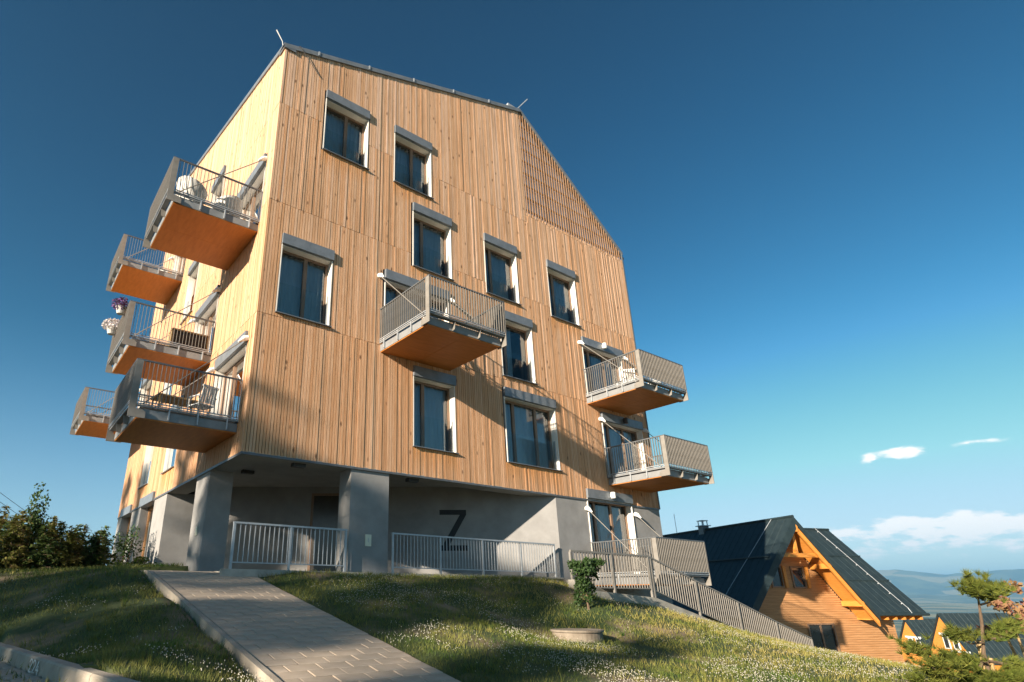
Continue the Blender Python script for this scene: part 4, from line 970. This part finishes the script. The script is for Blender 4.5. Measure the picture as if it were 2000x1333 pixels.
# stake-tied pine and small maple on the right
PB = Vector((8.62, -10.22, G(8.62, -10.22)))
pine = tag(empty('pine_tree', PB), 'spreading young pine tied to a stake at the lawn edge', 'tree')
tr = MB(); tr.tube([(0, 0, -.1), (.0, .02, .55), (-.18, -.12, 1.0), (-.42, -.26, 1.58)], [.035, .03, .022, .010], 7)
LIMB = [((-.1, -.06, .75), (-.55, .15, .85), 1), ((0, 0, .35), (-.75, .25, .50), 1), ((0, 0, .2), (-1.3, .2, .52), 1), ((0, 0, .1), (-1.0, -.45, .08), 1), ((-.1, -.06, .8), (.45, -.35, .95), 1), ((0, 0, .3), (.6, -.3, .35), 1),
        ((0, 0, .15), (-2.2, .35, .28), 1), ((0, 0, .2), (-.6, -.7, .25), 1), ((0, 0, .1), (.4, -.8, .15), 1), ((-1.3, .2, .5), (-1.75, .4, .72), 1), ((0, 0, .1), (-1.6, -.3, .15), 1), ((-.35, -.2, 1.4), (-.75, -.3, 1.5), 0), ((-.3, -.2, 1.3), (-.1, -.4, 1.5), 0)]
LIMB = [((a[0], a[1], a[2]), (b[0], b[1], b[2] + (.02 if b[2] < .6 else 0)), 1) for a, b, _ in LIMB]
LIMB += [((0, 0, .15), (-1.0, .0, .22), 1), ((0, 0, .15), (-1.5, .45, .30), 1), ((0, 0, .2), (.35, .3, .40), 1), ((0, 0, .15), (-.5, -.2, .26), 1), ((0, 0, .15), (.8, -.5, .42), 1), ((-1.0, .1, .3), (-1.95, .15, .50), 1), ((0, 0, .12), (.15, -.6, .36), 1)]
for a, b, _ in LIMB: tr.tube([a, ((a[0] + b[0]) / 2, (a[1] + b[1]) / 2, (a[2] + b[2]) / 2 - .06), b], [.018, .013, .006], 5)
obj('trunk', tr, M['bark'], pine)
nd = MB()
def tuft(mb, p, ax, n, ln):
    for _ in range(n):
        d = (ax + Vector((random.gauss(0, .75), random.gauss(0, .75), random.gauss(0, .6)))).normalized(); s = d.orthogonal().normalized() * .0065
        mb.add([p - s, p + s, p + d * ln * random.uniform(.6, 1.1)], [(0, 1, 2)], random.random())
for a, b, _ in LIMB + [((-.42, -.26, 1.45), (-.42, -.26, 1.6), 1)]:
    a, b = Vector(a), Vector(b); ax = (b - a).normalized()
    for k in range(52):
        t = .3 + .7 * (k / 51) ** .7; sp = .10 * (1.15 - t * .3)
        p = a.lerp(b, t) + Vector((random.gauss(0, sp), random.gauss(0, sp), random.gauss(.03, sp * .6)))
        tuft(nd, p, ax + Vector((0, 0, .7)), 34, .125)
obj('needles', nd, M['pine'], pine)
sk = tag(empty('tree_stake', PB + Vector((.06, .04, 0))), 'square wooden stake holding the young pine', 'stake')
obj('post', MB().box(-.035, .035, -.035, .035, -.2, .78), M['stake'], sk); obj('brace', MB().tube([(.10, 0, -.1), (.12, -.05, .52)], .03, 6), M['stake'], sk); obj('crossbar', MB().tube([(-.42, .1, .22), (-.05, 0, .50), (.35, -.2, .42)], .022, 6), M['bark'], sk)
MP = Vector((10.3, -10.35, G(10.3, -10.35)))
mp_ = tag(empty('maple_tree', MP), 'small maple with reddish and yellow-green leaves behind the pine', 'tree')
tr = MB()
for (dx, dy) in ((0, 0), (.15, .1), (.3, -.05)): tr.tube([(dx * .6, dy, -.1), (dx, dy * 1.5, .6), (dx - .15, dy * 2, 1.3)], [.03, .024, .008], 6)
obj('trunk', tr, M['stake'], mp_); c = MB()
leaf_cloud(c, (-.10, .05, 1.45), (.30, .30, .30), 420, .085, .2, .5, 6); leaf_cloud(c, (.10, 0, 1.02), (.42, .40, .16), 420, .09, .2, .6, 7); leaf_cloud(c, (.45, -.1, 1.2), (.3, .3, .25), 260, .09, .2, .6, 6); obj('crown', c, M['maple'], mp_)
# tall spruces up the slope, out of frame to the left: they shade the lawn and the lower storey
TALL = [(-45, 3.5, 21.4), (-46, .4, 21.8), (-45.6, -5.5, 21.7), (-44.6, -8.2, 21.5), (-45.4, -10.9, 21.6), (-44.8, -13.2, 20.8), (-45.3, -15.4, 19.4), (-44.7, -17.4, 17.9), (-45.2, -19.3, 15.9), (-45, -21.2, 12.8),
        (-48.6, -9.4, 22.7), (-48.2, -14.6, 21.0), (-48.4, -18.4, 17.4), (-48.5, -12.0, 21.8), (-48.3, -16.5, 19.3), (-48.6, -6.8, 22.4)]
for i, (x, y, h) in enumerate(TALL):
    conifer((x, y, -3.0), h, 3.5 if h > 18 else 2.9, 34, 'tall dark spruce in the row across the parking bays', 'tall_spruce', 'needle', 'row of tall spruces across the parking bays', .9, .62, .02)

# power lines
for k, (dz, dy) in enumerate(((0, 0), (-.55, .5), (-1.15, -.4))):
    p0, p1 = Vector((-7.5, 36.5 + dy, 8.35 + dz)), Vector((22, 118, 5.0 + dz * 1.6)); pts = []
    for i in range(13):
        t = i / 12; p = p0.lerp(p1, t); p.z -= 3.2 * 4 * t * (1 - t) * .5; pts.append(p)
    tag(obj('power_line', MB().tube(pts, .022, 4), M['wire']), ('top', 'middle', 'lowest')[k] + ' overhead power line passing above the spruce hedge', 'power line', 'overhead power lines')

# ------------------------------------------------------------------ turf: blades, tufts and clover flowers
def scatter(n, rmin, rmax, pw=1.0):
    r = rmin * (rmax / rmin) ** (RNG.random(n) ** pw); a = rad(54.7) + np.radians(RNG.uniform(-48, 40, n))
    return CAMP.x + r * np.cos(a), CAMP.y + r * np.sin(a), r
def nz(x, y, s, o=0.): return np.array([noise.noise((a * s, b * s, o)) for a, b in zip(x, y)])
def build_blades():
    x, y, r = scatter(210000, 4.6, 30, .8)
    k = ~off_lawn(x, y) & (y < 9) & (x < 24); x, y, r = x[k], y[k], r[k]
    d = nz(x, y, .7, 2.) + .5 * nz(x, y, 2.1, 5.); k = RNG.random(len(x)) > np.clip(d * 2.2 - .15 + np.where(x < -1.5, .14, 0), 0, .95); x, y, r, d = x[k], y[k], r[k], d[k]
    z = T(x, y) + .0; n = len(x)
    sc = np.clip(r / 9, .8, 2.2); h = RNG.uniform(.035, .085, n) * sc ** .5; w = .0042 * sc
    a = RNG.uniform(0, 6.283, n); lx, ly = RNG.normal(0, .5, n) * h, RNG.normal(0, .5, n) * h
    V = np.empty((n, 3, 3)); V[:, 0] = np.c_[x - w * np.cos(a), y - w * np.sin(a), z - .01]; V[:, 1] = np.c_[x + w * np.cos(a), y + w * np.sin(a), z - .01]; V[:, 2] = np.c_[x + lx, y + ly, z + h]
    me = bpy.data.meshes.new('grass'); me.from_pydata(V.reshape(-1, 3).tolist(), [], np.arange(3 * n).reshape(-1, 3).tolist())
    col = np.clip(.38 + .55 * nz(x, y, .9, 9.) + .5 * np.clip(d, 0, 1) + RNG.normal(0, .14, n) + np.clip((x - 2) * .05, -.12, .42), 0, 1)  # x term paints the sunlit right side into the blades: paler, yellower
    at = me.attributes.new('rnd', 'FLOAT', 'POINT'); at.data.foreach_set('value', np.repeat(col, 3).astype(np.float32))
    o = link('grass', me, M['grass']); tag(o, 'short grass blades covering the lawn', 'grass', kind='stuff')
build_blades()
def build_weeds():     # taller tufts and rosettes that break up the turf
    x, y, r = scatter(5200, 4.6, 24, .8)
    k = ~off_lawn(x, y) & (y < 7) & (x < 20); x, y, r = x[k], y[k], r[k]
    d = nz(x, y, .9, 33.); k = d > .02; x, y, r = x[k], y[k], r[k]; z = T(x, y); mb = MB()
    for px_, py_, pz_, rr3 in zip(x, y, z, r):
        hh = random.uniform(.06, .15) * (1.0 if random.random() < .8 else 1.5); tone = random.choice((.05, .15, .3, .45, .7))
        for _ in range(random.randint(7, 14)):
            a = random.random() * 6.283; o = random.random() * .05; w = .004 * max(1, rr3 / 9); b = Vector((px_ + o * math.cos(a), py_ + o * math.sin(a), pz_ - .01)); sd = Vector((-math.sin(a) * w, math.cos(a) * w, 0))
            mb.add([b - sd, b + sd, b + Vector((math.cos(a) * hh * random.uniform(.2, .8), math.sin(a) * hh * random.uniform(.2, .8), hh * random.uniform(.5, 1)))], [(0, 1, 2)], min(1, max(.01, tone + random.gauss(0, .06))))
    tag(obj('grass_tufts', mb, M['grass']), 'taller grass tufts and weeds standing in the lawn', 'grass', kind='stuff')
build_weeds()
def build_clover():
    x, y, r = scatter(90000, 4.6, 26, .8)
    k = ~off_lawn(x, y) & (y < 6) & (x < 20); x, y, r = x[k], y[k], r[k]
    d = nz(x, y, .55, 21.) + .45 * nz(x, y, 1.7, 4.) + np.where(x > 1.2, .16, -.22); k = RNG.random(len(x)) < np.clip(d * 2.1 - .02, .004, .85); x, y, r = x[k][:24000], y[k][:24000], r[k][:24000]
    n = len(x); z = T(x, y) + RNG.uniform(.05, .095, n); s = RNG.uniform(.0055, .0095, n)
    O = np.array([(1, 0, 0), (-1, 0, 0), (0, 1, 0), (0, -1, 0), (0, 0, 1), (0, 0, -1)], float)
    V = np.c_[x, y, z][:, None, :] + O[None] * s[:, None, None]
    Fq = np.array([(0, 2, 4), (2, 1, 4), (1, 3, 4), (3, 0, 4), (2, 0, 5), (1, 2, 5), (3, 1, 5), (0, 3, 5)])
    F = (Fq[None] + 6 * np.arange(n)[:, None, None]).reshape(-1, 3)
    me = bpy.data.meshes.new('clover'); me.from_pydata(V.reshape(-1, 3).tolist(), [], F.tolist())
    o = link('clover_flowers', me, M['petal']); tag(o, 'small white clover blossoms scattered over the lawn', 'clover', kind='stuff')
build_clover()
def build_tufts():    # grass standing in the gaps of the grass pavers
    mb = MB()
    for _ in range(1300):
        t = random.uniform(-9.6, -2.6); q = random.uniform(.03, 1.15); p = Vector((kerb_x(t), t, -1.24)) - kn * q
        if noise.noise((p.x * 2.3, p.y * 2.3, 1)) < -.05: continue
        h = random.uniform(.03, .075); a = random.random() * 6.28; w = .006
        mb.add([p + Vector((w * math.cos(a), w * math.sin(a), 0)), p - Vector((w * math.cos(a), w * math.sin(a), 0)), p + Vector((random.gauss(0, .02), random.gauss(0, .02), h))], [(0, 1, 2)], random.random())
    tag(obj('paver_grass', mb, M['grass']), 'grass growing between the grass pavers of the parking bay', 'grass', kind='stuff')
build_tufts()

# ------------------------------------------------------------------ haze over the valley
hz = bpy.data.materials.new('haze'); hz.use_nodes = True; n_ = hz.node_tree.nodes; n_.remove(n_['Principled BSDF'])
pv = n_.new('ShaderNodeVolumePrincipled'); pv.inputs['Color'].default_value = (.27, .62, 1.0, 1); pv.inputs['Density'].default_value = 5.4e-5; pv.inputs['Anisotropy'].default_value = .1
hz.node_tree.links.new(pv.outputs[0], n_['Material Output'].inputs['Volume'])
hb = MB().box(-62000, 62000, -62000, 62000, -420, 1060)
tag(obj('haze', hb, hz), 'thin pale haze filling the valley air', 'haze', kind='stuff')
